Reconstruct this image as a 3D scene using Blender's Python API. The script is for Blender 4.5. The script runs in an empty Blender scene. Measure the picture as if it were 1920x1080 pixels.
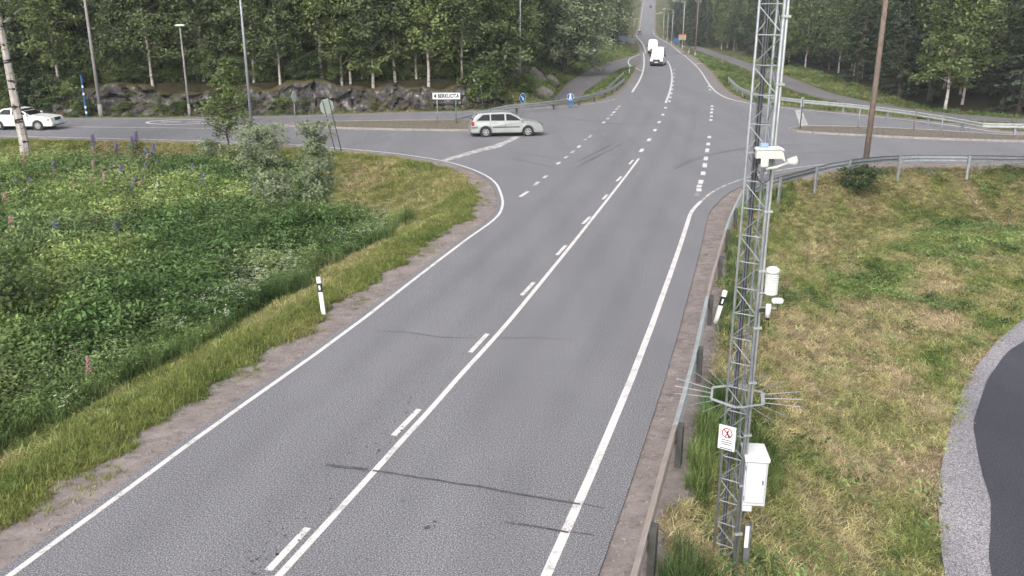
import bpy, bmesh, math, random
import numpy as np
from mathutils import Vector, Matrix

SC = bpy.context.scene
COL = SC.collection
rnd = random.Random(11)
NP = np.random.default_rng(7)

# ------------------------------------------------------------------ camera, world, sun, exposure
FPX, PITCH, CAMH = 1606.0, math.radians(17.6), 7.3
cam_d = bpy.data.cameras.new('camera')
cam = bpy.data.objects.new('camera', cam_d)
COL.objects.link(cam)
cam.location = (0, 0, CAMH)
cam.rotation_euler = (math.radians(90) - PITCH, 0, 0)
cam_d.sensor_width = 36.0
cam_d.lens = FPX / 1920 * 36
cam_d.clip_start = 0.1
cam_d.clip_end = 4000
SC.camera = cam

SUN_EL, SUN_AZ = math.radians(40), math.radians(200)     # azimuth clockwise from +Y
w = bpy.data.worlds.new('World'); SC.world = w; w.use_nodes = True
nt = w.node_tree; nt.nodes.clear()
sky = nt.nodes.new('ShaderNodeTexSky'); sky.sky_type = 'NISHITA'; sky.sun_disc = False
sky.sun_elevation = SUN_EL; sky.sun_rotation = SUN_AZ
sky.dust_density = 4.0; sky.air_density = 1.0; sky.ozone_density = 1.0
hs = nt.nodes.new('ShaderNodeHueSaturation'); hs.inputs['Saturation'].default_value = 0.35
bg = nt.nodes.new('ShaderNodeBackground'); bg.inputs[1].default_value = 0.15
out = nt.nodes.new('ShaderNodeOutputWorld')
nt.links.new(sky.outputs[0], hs.inputs['Color']); nt.links.new(hs.outputs[0], bg.inputs[0]); nt.links.new(bg.outputs[0], out.inputs[0])

sd_ = bpy.data.lights.new('sun', 'SUN'); sd_.energy = 1.5; sd_.angle = math.radians(35); sd_.color = (1.0, 0.96, 0.91)
sun = bpy.data.objects.new('sun', sd_); COL.objects.link(sun)
sdir = Vector((math.sin(SUN_AZ) * math.cos(SUN_EL), math.cos(SUN_AZ) * math.cos(SUN_EL), math.sin(SUN_EL)))
sun.rotation_euler = sdir.to_track_quat('Z', 'Y').to_euler()
sun.location = (0, -20, 60)

SC.view_settings.view_transform = 'Standard'
SC.view_settings.look = 'None'
SC.view_settings.gamma = 1.0
SC.view_settings.exposure = 0.62
SC.cycles.max_bounces = 4
SC.cycles.diffuse_bounces = 2
SC.cycles.transparent_max_bounces = 16
SC.cycles.volume_bounces = 0
SC.cycles.transmission_bounces = 2
SC.cycles.glossy_bounces = 2
SC.cycles.use_adaptive_sampling = True
SC.cycles.adaptive_threshold = 0.05
SC.cycles.use_denoising = True

# ------------------------------------------------------------------ survey helpers: a sight line met with a level plane or an upright plane
CP, SP = math.cos(PITCH), math.sin(PITCH)
def ray(px, py):
    dx = (px - 960) / FPX; dy = (py - 540) / FPX
    return dx, CP - dy * SP, -SP - dy * CP
def G(px, py, h=0.0):
    x, y, z = ray(px, py); t = (h - CAMH) / z
    return (x * t, y * t)
def GL(pts, h=0.0): return [G(a, b, h) for a, b in pts]
def AT(px, py, Y):
    x, y, z = ray(px, py); t = Y / y
    return Vector((x * t, Y, CAMH + z * t))

def vnoise(X, Y, seed=0):
    X = np.asarray(X, float); Y = np.asarray(Y, float); xi = np.floor(X).astype(np.int64); yi = np.floor(Y).astype(np.int64); fx = X - xi; fy = Y - yi
    def hsh(a, b):
        h = (a * 374761393 + b * 668265263 + seed * 982451653) & 0x7fffffff; h = ((h ^ (h >> 13)) * 1274126177) & 0x7fffffff; return ((h ^ (h >> 16)) & 0xffff) / 65535.0
    u = fx * fx * (3 - 2 * fx); v = fy * fy * (3 - 2 * fy)
    return (hsh(xi, yi) * (1 - u) + hsh(xi + 1, yi) * u) * (1 - v) + (hsh(xi, yi + 1) * (1 - u) + hsh(xi + 1, yi + 1) * u) * v
def fbm(X, Y, seed=0, o=4):
    t = 0; a = .5; n = 0
    for k in range(o): t = t + a * vnoise(X * 2 ** k, Y * 2 ** k, seed + k * 17); n += a; a *= .55
    return t / n
def sward(X, Y):
    """0..1: lush green to bleached straw; streaks run with the mowing"""
    c, s_ = math.cos(math.radians(24)), math.sin(math.radians(24)); u = X * c - Y * s_; v = X * s_ + Y * c
    return np.clip(0.5 + ((0.6 * fbm(u * .55, v * .2, 3, 3) + 0.4 * fbm(X * 1.3, Y * 1.3, 9, 3)) - 0.5) * 1.35 + 0.03, 0, 1)
def patchy(X, Y): return np.clip(0.5 + (fbm(X * .3, Y * .3, 21, 3) - .5) * 1.7, 0, 1)

# ------------------------------------------------------------------ materials
def new_mat(name):
    m = bpy.data.materials.new(name); m.use_nodes = True
    n = m.node_tree; n.nodes.clear()
    o = n.nodes.new('ShaderNodeOutputMaterial')
    return m, n, o
def nn(n, t, **kw):
    x = n.nodes.new(t)
    for k, v in kw.items(): setattr(x, k, v)
    return x
def rampn(n, stops):
    r = nn(n, 'ShaderNodeValToRGB'); e = r.color_ramp.elements
    while len(e) < len(stops): e.new(0.5)
    for i, (p, c) in enumerate(stops):
        e[i].position = p; e[i].color = (c[0], c[1], c[2], 1) if not isinstance(c, (int, float)) else (c, c, c, 1)
    return r
def mixc(n, a, b, f, bt='MIX'):
    m = nn(n, 'ShaderNodeMix', data_type='RGBA', blend_type=bt)
    for s, v in ((6, a), (7, b), (0, f)):
        if hasattr(v, 'is_linked') or hasattr(v, 'links'): n.links.new(v, m.inputs[s])
        elif s == 0: m.inputs[0].default_value = v
        else: m.inputs[s].default_value = (v[0], v[1], v[2], 1)
    return m.outputs[2]
def noise(n, vec, scale, detail=3, rough=0.55):
    t = nn(n, 'ShaderNodeTexNoise'); t.inputs['Scale'].default_value = scale
    t.inputs['Detail'].default_value = detail; t.inputs['Roughness'].default_value = rough
    n.links.new(vec, t.inputs['Vector']); return t.outputs['Fac']
def mathn(n, op, a, b=0.0, clamp=False):
    m = nn(n, 'ShaderNodeMath', operation=op); m.use_clamp = clamp
    for i, v in enumerate((a, b)):
        if hasattr(v, 'links'): n.links.new(v, m.inputs[i])
        else: m.inputs[i].default_value = v
    return m.outputs[0]
def posn(n): return nn(n, 'ShaderNodeNewGeometry').outputs['Position']
def mapped(n, vec, rotz, sc):
    m = nn(n, 'ShaderNodeMapping'); n.links.new(vec, m.inputs['Vector'])
    m.inputs['Rotation'].default_value = (0, 0, rotz); m.inputs['Scale'].default_value = sc
    return m.outputs[0]
def bump(n, h, strength, dist):
    b = nn(n, 'ShaderNodeBump'); b.inputs['Strength'].default_value = strength; b.inputs['Distance'].default_value = dist
    n.links.new(h, b.inputs['Height']); return b.outputs[0]
def princ(n, o, col, rough=0.6, metal=0.0, normal=None, spec=0.5):
    p = nn(n, 'ShaderNodeBsdfPrincipled')
    if hasattr(col, 'links'): n.links.new(col, p.inputs['Base Color'])
    else: p.inputs['Base Color'].default_value = (*col, 1)
    if hasattr(rough, 'links'): n.links.new(rough, p.inputs['Roughness'])
    else: p.inputs['Roughness'].default_value = rough
    p.inputs['Metallic'].default_value = metal
    p.inputs['Specular IOR Level'].default_value = spec
    if normal is not None: n.links.new(normal, p.inputs['Normal'])
    n.links.new(p.outputs[0], o.inputs['Surface'])
    return p
_pm = {}
def pm(name, c1, c2=None, scale=6.0, rough=0.6, metal=0.0, spec=0.5):
    """procedural two-tone material"""
    if name in _pm: return _pm[name]
    m, n, o = new_mat(name)
    c2 = c2 or tuple(x * 0.8 for x in c1)
    f = noise(n, posn(n), scale, 4, 0.6)
    r = rampn(n, [(0.35, 0.0), (0.65, 1.0)]); n.links.new(f, r.inputs[0])
    princ(n, o, mixc(n, c1, c2, r.outputs[0]), rough, metal, spec=spec)
    _pm[name] = m; return m
def mat_emit(name, col, s):
    m, n, o = new_mat(name); e = nn(n, 'ShaderNodeEmission'); e.inputs[0].default_value = (*col, 1); e.inputs[1].default_value = s
    n.links.new(e.outputs[0], o.inputs[0]); return m

ROADROT = -math.radians(17)
def asphalt(name, c_dark, c_light, speck=1.0, spots=True, rough=0.85):
    m, n, o = new_mat(name); p = posn(n)
    big = noise(n, mapped(n, p, math.radians(17), (0.55, 0.05, 1)), 1.0, 2, 0.6)
    blot = noise(n, p, 0.35, 3, 0.6)
    f = mathn(n, 'ADD', mathn(n, 'MULTIPLY', big, 0.6), mathn(n, 'MULTIPLY', blot, 0.4))
    r = rampn(n, [(0.34, c_dark), (0.66, c_light)]); n.links.new(f, r.inputs[0])
    sp = noise(n, p, 42.0, 1, 0.75)
    r2 = rampn(n, [(0.36, 1 - 0.50 * speck), (0.52, 1.0), (0.66, 1 + 0.85 * speck)]); n.links.new(sp, r2.inputs[0])
    c = mixc(n, r.outputs[0], r2.outputs[0], 1.0, 'MULTIPLY')
    if spots:
        v = nn(n, 'ShaderNodeTexVoronoi'); v.inputs['Scale'].default_value = 2.2; n.links.new(p, v.inputs['Vector'])
        th = mathn(n, 'MULTIPLY', noise(n, p, 0.5, 2), 0.10)
        sm = mathn(n, 'LESS_THAN', v.outputs['Distance'], mathn(n, 'SUBTRACT', th, 0.022))
        c = mixc(n, c, (0.035, 0.032, 0.032), mathn(n, 'MULTIPLY', sm, 0.7))
    princ(n, o, c, rough, 0, None, 0.3)
    return m
M_ASPH = asphalt('asphalt_worn', (0.170, 0.167, 0.179), (0.204, 0.201, 0.213), 1.0)
M_ASPH2 = asphalt('asphalt_path', (0.135, 0.125, 0.128), (0.175, 0.163, 0.165), 0.4)
M_ASPHDARK = asphalt('asphalt_dark', (0.040, 0.040, 0.050), (0.066, 0.066, 0.078), 0.95, True, 0.6)
M_CHIP = asphalt('stone_chippings', (0.18, 0.172, 0.185), (0.31, 0.295, 0.312), 1.0, True)

def paint(name, wear=0.35):
    m, n, o = new_mat(name); p = posn(n)
    a = noise(n, p, 2.2, 6, 0.7); b = noise(n, p, 26, 3, 0.7)
    f = mathn(n, 'ADD', mathn(n, 'MULTIPLY', a, 0.6), mathn(n, 'MULTIPLY', b, 0.4))
    r = rampn(n, [(wear, (0.22, 0.21, 0.215)), (wear + 0.13, (0.66, 0.63, 0.615)), (0.8, (0.76, 0.74, 0.72))]); n.links.new(f, r.inputs[0])
    princ(n, o, r.outputs[0], 0.6, 0, None, 0.3); return m
M_PAINT = paint('road_paint_white', 0.345)
M_PAINTW = paint('road_paint_worn', 0.44)
M_PAINTF = paint('road_paint_faded', 0.52)
M_TAR = pm('bitumen_seal', (0.05, 0.05, 0.054), (0.12, 0.12, 0.126), 7, 0.7)

def film_mat(name, col, amax):
    m, n, o = new_mat(name); p = posn(n)
    f = noise(n, p, 1.8, 4, 0.7); r = rampn(n, [(0.25, 0.25), (0.7, 1.0)]); n.links.new(f, r.inputs[0])
    at = nn(n, 'ShaderNodeAttribute', attribute_name='soft').outputs['Fac']
    k = mathn(n, 'MULTIPLY', mathn(n, 'MULTIPLY', r.outputs[0], at), amax)
    d = nn(n, 'ShaderNodeBsdfDiffuse'); d.inputs[0].default_value = (*col, 1)
    t = nn(n, 'ShaderNodeBsdfTransparent'); mx = nn(n, 'ShaderNodeMixShader')
    n.links.new(k, mx.inputs[0]); n.links.new(t.outputs[0], mx.inputs[1]); n.links.new(d.outputs[0], mx.inputs[2])
    n.links.new(mx.outputs[0], o.inputs[0]); return m
M_SKID = film_mat('tyre_rubber_film', (0.07, 0.067, 0.073), 0.26)
M_TRACK = film_mat('wheel_track_film', (0.09, 0.088, 0.097), 0.07)


def sward_color(n, fac, kind):
    """cut-grass colour from the surveyed bleaching value; shared by the soil sheet and the tufts standing on it"""
    if kind == 'hay':
        st = [(0.15, (0.165, 0.235, 0.075)), (0.36, (0.300, 0.330, 0.125)), (0.56, (0.430, 0.395, 0.200)), (0.85, (0.540, 0.435, 0.290))]
    elif kind == 'verge':
        st = [(0.15, (0.150, 0.205, 0.060)), (0.5, (0.260, 0.285, 0.095)), (0.8, (0.400, 0.355, 0.170))]
    else:
        st = [(0.2, (0.075, 0.120, 0.045)), (0.5, (0.130, 0.195, 0.072)), (0.8, (0.220, 0.270, 0.118))]
    r = rampn(n, st); n.links.new(fac, r.inputs[0]); return r.outputs[0]

def blade_mat(name, kind, var=0.5, trans=0.35):
    m, n, o = new_mat(name)
    def ia(nm): return nn(n, 'ShaderNodeAttribute', attribute_name=nm, attribute_type='INSTANCER').outputs['Fac']
    c = sward_color(n, ia('sw'), kind)
    if kind == 'lush':
        rb = rampn(n, [(0.2, (0.66, 0.74, 0.72)), (0.5, (1, 1, 1)), (0.8, (1.4, 1.28, 1.2))]); n.links.new(ia('pt'), rb.inputs[0]); c = mixc(n, c, rb.outputs[0], 1.0, 'MULTIPLY')
    oi = nn(n, 'ShaderNodeObjectInfo')
    r = rampn(n, [(0, 1 - var), (1, 1 + var)]); n.links.new(oi.outputs['Random'], r.inputs[0])
    c = mixc(n, c, r.outputs[0], 1.0, 'MULTIPLY')
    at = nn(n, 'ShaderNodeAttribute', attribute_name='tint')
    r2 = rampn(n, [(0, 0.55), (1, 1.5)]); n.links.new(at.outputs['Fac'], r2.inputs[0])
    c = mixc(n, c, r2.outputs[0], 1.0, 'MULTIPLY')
    d = nn(n, 'ShaderNodeBsdfDiffuse'); t = nn(n, 'ShaderNodeBsdfTranslucent'); mx = nn(n, 'ShaderNodeMixShader')
    n.links.new(c, d.inputs[0]); n.links.new(c, t.inputs[0]); mx.inputs[0].default_value = trans
    n.links.new(d.outputs[0], mx.inputs[1]); n.links.new(t.outputs[0], mx.inputs[2]); n.links.new(mx.outputs[0], o.inputs[0])
    return m
M_HAY = blade_mat('cut_grass_blades', 'hay'); M_VERGE = blade_mat('verge_grass_blades', 'verge', 0.35); M_LUSH = blade_mat('meadow_leaves', 'lush', 0.55)

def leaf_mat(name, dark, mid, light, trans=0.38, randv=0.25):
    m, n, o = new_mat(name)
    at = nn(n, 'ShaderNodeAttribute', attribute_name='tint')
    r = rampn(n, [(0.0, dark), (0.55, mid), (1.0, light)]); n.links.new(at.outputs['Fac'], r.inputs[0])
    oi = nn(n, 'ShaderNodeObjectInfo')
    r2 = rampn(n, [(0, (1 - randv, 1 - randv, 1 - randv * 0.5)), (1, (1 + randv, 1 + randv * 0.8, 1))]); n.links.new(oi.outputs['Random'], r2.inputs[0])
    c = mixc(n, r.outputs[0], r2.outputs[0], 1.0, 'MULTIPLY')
    d = nn(n, 'ShaderNodeBsdfPrincipled'); d.inputs['Roughness'].default_value = 0.5; d.inputs['Specular IOR Level'].default_value = 0.35
    t = nn(n, 'ShaderNodeBsdfTranslucent'); mx = nn(n, 'ShaderNodeMixShader'); mx.inputs[0].default_value = trans
    n.links.new(c, d.inputs[0]); n.links.new(c, t.inputs[0])
    n.links.new(d.outputs[0], mx.inputs[1]); n.links.new(t.outputs[0], mx.inputs[2]); n.links.new(mx.outputs[0], o.inputs[0])
    return m
M_BIRCHL = leaf_mat('birch_leaves', (0.060, 0.088, 0.036), (0.150, 0.205, 0.080), (0.300, 0.360, 0.160))
M_ALDERL = leaf_mat('alder_leaves', (0.045, 0.072, 0.032), (0.112, 0.160, 0.066), (0.225, 0.285, 0.125))
M_YOUNGL = leaf_mat('young_birch_leaves', (0.06, 0.09, 0.035), (0.17, 0.23, 0.08), (0.32, 0.38, 0.17), 0.4, 0.0)
M_WILLOWL = leaf_mat('willow_leaves', (0.12, 0.155, 0.095), (0.27, 0.325, 0.20), (0.45, 0.50, 0.34), 0.4, 0.08)
M_DOMEL = leaf_mat('dome_willow_leaves', (0.10, 0.14, 0.08), (0.28, 0.34, 0.20), (0.50, 0.56, 0.37), 0.40, 0.0)
M_SPRUCEL = leaf_mat('spruce_needles', (0.020, 0.034, 0.020), (0.048, 0.072, 0.042), (0.095, 0.128, 0.075), 0.15)
M_DARKL = leaf_mat('shrub_leaves_dark', (0.036, 0.062, 0.026), (0.090, 0.140, 0.052), (0.180, 0.245, 0.095))
M_UMBEL = pm('cow_parsley_flower', (0.50, 0.51, 0.41), (0.38, 0.40, 0.30), 20, 0.8)

def terrain_mat():
    m, n, o = new_mat('soil_and_sward'); p = posn(n)
    def at(nm): return nn(n, 'ShaderNodeAttribute', attribute_name=nm).outputs['Fac']
    hay = sward_color(n, at('sw'), 'hay'); ver = sward_color(n, at('sw'), 'verge')
    soil = rampn(n, [(0.35, (0.045, 0.050, 0.020)), (0.65, (0.085, 0.085, 0.038))]); n.links.new(noise(n, p, 5, 5, 0.7), soil.inputs[0])
    c = mixc(n, mixc(n, ver, hay, at('hay')), (0.34, 0.33, 0.31), 1.0, 'MULTIPLY')  # ground colour darkened to paint shadow specks between the tufts
    c = mixc(n, c, soil.outputs[0], mathn(n, 'MULTIPLY', at('wild'), 0.9))
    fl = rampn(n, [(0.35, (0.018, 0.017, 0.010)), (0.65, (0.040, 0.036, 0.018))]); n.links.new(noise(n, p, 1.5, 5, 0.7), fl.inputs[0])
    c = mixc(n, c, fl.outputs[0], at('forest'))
    fine = noise(n, p, 16, 4, 0.75)
    rf = rampn(n, [(0.3, 0.55), (0.7, 1.4)]); n.links.new(fine, rf.inputs[0])
    c = mixc(n, c, rf.outputs[0], 1.0, 'MULTIPLY')
    # gravel shoulder: the distance field is broken up by noise so the grass edge is ragged
    e = mathn(n, 'ADD', at('grav'), mathn(n, 'MULTIPLY', mathn(n, 'SUBTRACT', noise(n, p, 1.1, 6, 0.7), 0.5), 2.3))
    gm = nn(n, 'ShaderNodeMapRange'); n.links.new(e, gm.inputs[0]); gm.inputs[1].default_value = 0.12; gm.inputs[2].default_value = -0.06
    g1 = rampn(n, [(0.3, (0.165, 0.138, 0.128)), (0.5, (0.235, 0.200, 0.186)), (0.7, (0.330, 0.288, 0.268))])
    n.links.new(mathn(n, 'ADD', mathn(n, 'MULTIPLY', noise(n, p, 1.3, 4, 0.6), 0.6), mathn(n, 'MULTIPLY', noise(n, p, 30, 3, 0.7), 0.4)), g1.inputs[0])
    # wheel ruts pressed into the gravel, across the shoulder
    rut = noise(n, mapped(n, p, math.radians(-50), (2.2, 4.2, 1)), 1.0, 6, 0.8)
    rr = rampn(n, [(0.36, 0.55), (0.48, 0.96), (0.66, 1.2)]); n.links.new(rut, rr.inputs[0])
    gc = mixc(n, g1.outputs[0], rr.outputs[0], 0.8, 'MULTIPLY')
    c = mixc(n, c, gc, gm.outputs[0])
    princ(n, o, c, 0.95, 0, None, 0.15)
    return m

def rock_mat():
    m, n, o = new_mat('mossy_granite'); p = posn(n)
    a = noise(n, p, 1.6, 6, 0.7)
    r = rampn(n, [(0.34, (0.024, 0.022, 0.022)), (0.49, (0.062, 0.057, 0.057)), (0.58, (0.115, 0.109, 0.110)), (0.67, (0.33, 0.325, 0.325))]); n.links.new(a, r.inputs[0])
    fine = noise(n, p, 14, 4, 0.75); rf = rampn(n, [(0.3, 0.5), (0.7, 1.45)]); n.links.new(fine, rf.inputs[0])
    c = mixc(n, r.outputs[0], rf.outputs[0], 1.0, 'MULTIPLY')
    g = nn(n, 'ShaderNodeNewGeometry'); sx = nn(n, 'ShaderNodeSeparateXYZ'); n.links.new(g.outputs['Normal'], sx.inputs[0])
    mm = mathn(n, 'ADD', mathn(n, 'MULTIPLY', sx.outputs[2], 0.9), mathn(n, 'SUBTRACT', noise(n, p, 0.9, 4, 0.65), 0.78))
    mr = nn(n, 'ShaderNodeMapRange'); n.links.new(mm, mr.inputs[0]); mr.inputs[1].default_value = 0.05; mr.inputs[2].default_value = 0.35
    moss = rampn(n, [(0.38, (0.050, 0.062, 0.020)), (0.55, (0.085, 0.070, 0.032)), (0.70, (0.110, 0.062, 0.034))]); n.links.new(noise(n, p, 1.1, 4), moss.inputs[0])
    c = mixc(n, c, moss.outputs[0], mr.outputs[0])
    princ(n, o, c, 0.9, 0, bump(n, fine, 0.5, 0.04), 0.2)
    return m
M_ROCK = rock_mat()
M_ROCKP = pm('pale_granite', (0.22, 0.19, 0.175), (0.12, 0.105, 0.098), 2.2, 0.9, 0, 0.2)

M_GALV = pm('galvanised_steel', (0.34, 0.36, 0.38), (0.24, 0.26, 0.28), 7, 0.5, 0.35)
M_GALVD = pm('galvanised_steel_dull', (0.20, 0.21, 0.225), (0.14, 0.15, 0.165), 7, 0.6, 0.3)
M_GALVL = pm('galvanised_rail_pale', (0.46, 0.48, 0.47), (0.33, 0.35, 0.35), 4, 0.5, 0.25)
M_RUSTY = pm('rail_rust_tinted', (0.37, 0.31, 0.27), (0.29, 0.25, 0.22), 3, 0.7, 0.1)
M_POSTDK = pm('rail_post_dark', (0.055, 0.055, 0.052), (0.085, 0.083, 0.075), 5, 0.8)
M_WHITE = pm('white_plastic', (0.80, 0.80, 0.79), (0.72, 0.73, 0.72), 5, 0.45)
M_WHITEM = pm('white_enamel', (0.60, 0.61, 0.65), (0.54, 0.55, 0.59), 2.0, 0.4)
M_CREAM = pm('cream_enamel', (0.62, 0.66, 0.60), (0.52, 0.56, 0.50), 6, 0.5)
M_BLACK = pm('black_plastic', (0.018, 0.018, 0.020), (0.03, 0.03, 0.032), 8, 0.5)
M_RUBBER = pm('tyre_rubber', (0.016, 0.016, 0.017), (0.026, 0.026, 0.026), 12, 0.85)
M_ALLOY = pm('wheel_alloy', (0.50, 0.51, 0.53), (0.40, 0.41, 0.43), 9, 0.35, 0.5)
M_BLUE = pm('sign_blue', (0.016, 0.085, 0.26), (0.02, 0.11, 0.32), 6, 0.45)
M_SIGNBACK = pm('sign_back_grey', (0.50, 0.56, 0.51), (0.42, 0.48, 0.44), 5, 0.6, 0.1)
M_SIGNW = pm('sign_white', (0.80, 0.81, 0.82), (0.72, 0.73, 0.75), 6, 0.45)
M_RED = pm('sign_red', (0.38, 0.015, 0.03), (0.30, 0.012, 0.025), 6, 0.5)
M_WOOD = pm('weathered_pole_wood', (0.20, 0.155, 0.13), (0.135, 0.10, 0.085), 5, 0.9)
M_STAKE = pm('fresh_stake_wood', (0.46, 0.36, 0.17), (0.36, 0.27, 0.12), 6, 0.85)
M_YELLOW = pm('sign_yellow', (0.40, 0.31, 0.19), (0.35, 0.27, 0.16), 6, 0.6)
M_KERB = pm('kerb_granite', (0.34, 0.31, 0.29), (0.24, 0.22, 0.21), 6, 0.9, 0, 0.2)
M_SILVER = pm('silver_car_paint', (0.40, 0.42, 0.415), (0.37, 0.39, 0.385), 1.0, 0.30, 0.35)
M_CARW = pm('white_car_paint', (0.72, 0.74, 0.72), (0.68, 0.70, 0.68), 1.0, 0.25)
M_CARD = pm('dark_car_paint', (0.02, 0.02, 0.023), (0.026, 0.026, 0.03), 1.0, 0.25)
M_GLASS = pm('dark_car_glass', (0.010, 0.012, 0.015), (0.016, 0.018, 0.022), 1.0, 0.05, 0, 0.35)
M_GLASSV = pm('van_windscreen_glass', (0.10, 0.105, 0.125), (0.13, 0.135, 0.15), 1.0, 0.1, 0, 0.8)
M_LAMPG = pm('clear_lamp_glass', (0.55, 0.55, 0.56), (0.42, 0.42, 0.44), 14, 0.15)
M_TAIL = pm('tail_lamp_red', (0.42, 0.02, 0.02), (0.34, 0.015, 0.015), 10, 0.25)
M_HEADON = mat_emit('headlamp_lit', (1.0, 0.90, 0.62), 2.6)
M_PURPLE = pm('lupin_purple', (0.12, 0.10, 0.19), (0.17, 0.15, 0.25), 18, 0.8)
M_PINK = pm('lupin_pink', (0.40, 0.25, 0.23), (0.33, 0.21, 0.21), 18, 0.8)
M_STEM = pm('green_stem', (0.07, 0.12, 0.04), (0.05, 0.09, 0.03), 9, 0.8)
def birch_bark():
    m, n, o = new_mat('birch_bark'); p = posn(n)
    a = noise(n, mapped(n, p, 0, (1.6, 1.6, 7.0)), 1.0, 5, 0.7)
    r = rampn(n, [(0.36, (0.035, 0.030, 0.028)), (0.43, (0.42, 0.37, 0.34)), (0.7, (0.58, 0.53, 0.49))]); n.links.new(a, r.inputs[0])
    princ(n, o, r.outputs[0], 0.8, 0, None, 0.2); return m
M_BARKB = birch_bark()
def birch_bark_old():
    m, n, o = new_mat('old_birch_bark'); p = posn(n)
    a = noise(n, mapped(n, p, 0, (1.7, 1.7, 4.6)), 1.0, 3, 0.6); b = noise(n, mapped(n, p, 0, (6, 6, 1.2)), 1.0, 3, 0.7)
    r = rampn(n, [(0.405, (0.03, 0.026, 0.025)), (0.435, (0.47, 0.42, 0.39)), (0.7, (0.60, 0.55, 0.52))]); n.links.new(a, r.inputs[0])
    r2 = rampn(n, [(0.3, 0.6), (0.6, 1.05)]); n.links.new(b, r2.inputs[0])
    princ(n, o, mixc(n, r.outputs[0], r2.outputs[0], 1.0, 'MULTIPLY'), 0.8, 0, None, 0.2); return m
M_BARKO = birch_bark_old()
M_BARK = pm('grey_brown_bark', (0.095, 0.078, 0.066), (0.055, 0.045, 0.038), 4, 0.95)

# ------------------------------------------------------------------ mesh and object helpers
class MB:
    def __init__(s): s.v = []; s.f = []
    def add(s, verts, faces):
        k = len(s.v); s.v += [tuple(p) for p in verts]; s.f += [tuple(i + k for i in f) for f in faces]; return s
    def box(s, c, size, M=None):
        x, y, z = (q / 2 for q in size)
        pts = [Vector((a * x, b * y, d * z)) for a in (-1, 1) for b in (-1, 1) for d in (-1, 1)]
        if M is not None: pts = [M @ p for p in pts]
        pts = [p + Vector(c) for p in pts]
        return s.add(pts, [(0, 1, 3, 2), (4, 6, 7, 5), (0, 4, 5, 1), (2, 3, 7, 6), (0, 2, 6, 4), (1, 5, 7, 3)])
    def tube(s, pts, r, seg=8, cap=True):
        pts = [Vector(p) for p in pts]; n = len(pts)
        rs = r if isinstance(r, (list, tuple)) else [r] * n
        rings = []; up = None
        for i, p in enumerate(pts):
            d = (pts[min(i + 1, n - 1)] - pts[max(i - 1, 0)]).normalized()
            if up is None: up = Vector((0, 0, 1)) if abs(d.z) < 0.9 else Vector((1, 0, 0))
            a = d.cross(up).normalized(); b = d.cross(a).normalized(); up = -b if up.dot(-b) > 0 else b
            rings.append([p + (a * math.cos(t) + b * math.sin(t)) * rs[i] for t in [2 * math.pi * k / seg for k in range(seg)]])
        vs = [q for g in rings for q in g]; fs = []
        for i in range(n - 1):
            for k in range(seg):
                k2 = (k + 1) % seg
                fs.append((i * seg + k, i * seg + k2, (i + 1) * seg + k2, (i + 1) * seg + k))
        if cap: fs.append(tuple(range(seg))[::-1]); fs.append(tuple((n - 1) * seg + k for k in range(seg)))
        return s.add(vs, fs)
    def prism(s, poly, t0, t1, axis='y', M=None):
        """poly of 2-D points extruded along an axis; axis y: (x,z), axis z: (x,y), axis x: (y,z)"""
        n = len(poly)
        def P(a, t): return {'y': (a[0], t, a[1]), 'z': (a[0], a[1], t), 'x': (t, a[0], a[1])}[axis]
        vs = [Vector(P(a, t0)) for a in poly] + [Vector(P(a, t1)) for a in poly]
        if M is not None: vs = [M @ p for p in vs]
        fs = [tuple(range(n)), tuple(range(n, 2 * n))[::-1]] + [(i, i + n, (i + 1) % n + n, (i + 1) % n) for i in range(n)]
        return s.add(vs, fs)
    def mesh(s, name, mat, smooth=False):
        me = bpy.data.meshes.new(name); me.from_pydata([tuple(p) for p in s.v], [], s.f); me.update()
        bm = bmesh.new(); bm.from_mesh(me); bmesh.ops.recalc_face_normals(bm, faces=bm.faces); bm.to_mesh(me); bm.free()
        me.materials.append(mat)
        if smooth: me.polygons.foreach_set('use_smooth', [True] * len(me.polygons))
        return me
    def build(s, name, mat, parent=None, smooth=False, bevel=0.0):
        o = bpy.data.objects.new(name, s.mesh(name, mat, smooth)); COL.objects.link(o)
        if parent is not None: o.parent = parent
        if bevel:
            b = o.modifiers.new('bevel', 'BEVEL'); b.width = bevel; b.segments = 2; b.limit_method = 'ANGLE'; b.angle_limit = math.radians(35)
        return o
def tag(o, label=None, cat=None, group=None, kind=None):
    if label: o['label'] = label
    if cat: o['category'] = cat
    if group: o['group'] = group
    if kind: o['kind'] = kind
    return o
def empty(name, loc, rz=0.0, label=None, cat=None, group=None):
    o = bpy.data.objects.new(name, None); COL.objects.link(o); o.location = loc; o.rotation_euler = (0, 0, rz); o.empty_display_size = 0.2
    return tag(o, label, cat, group)
def inst(name, me, parent=None, loc=(0, 0, 0)):
    o = bpy.data.objects.new(name, me); COL.objects.link(o); o.location = loc
    if parent is not None: o.parent = parent
    return o
def copy_tree(o, parent=None):
    c = o.copy(); COL.objects.link(c); c.parent = parent
    for ch in o.children: copy_tree(ch, c)
    return c

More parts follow.
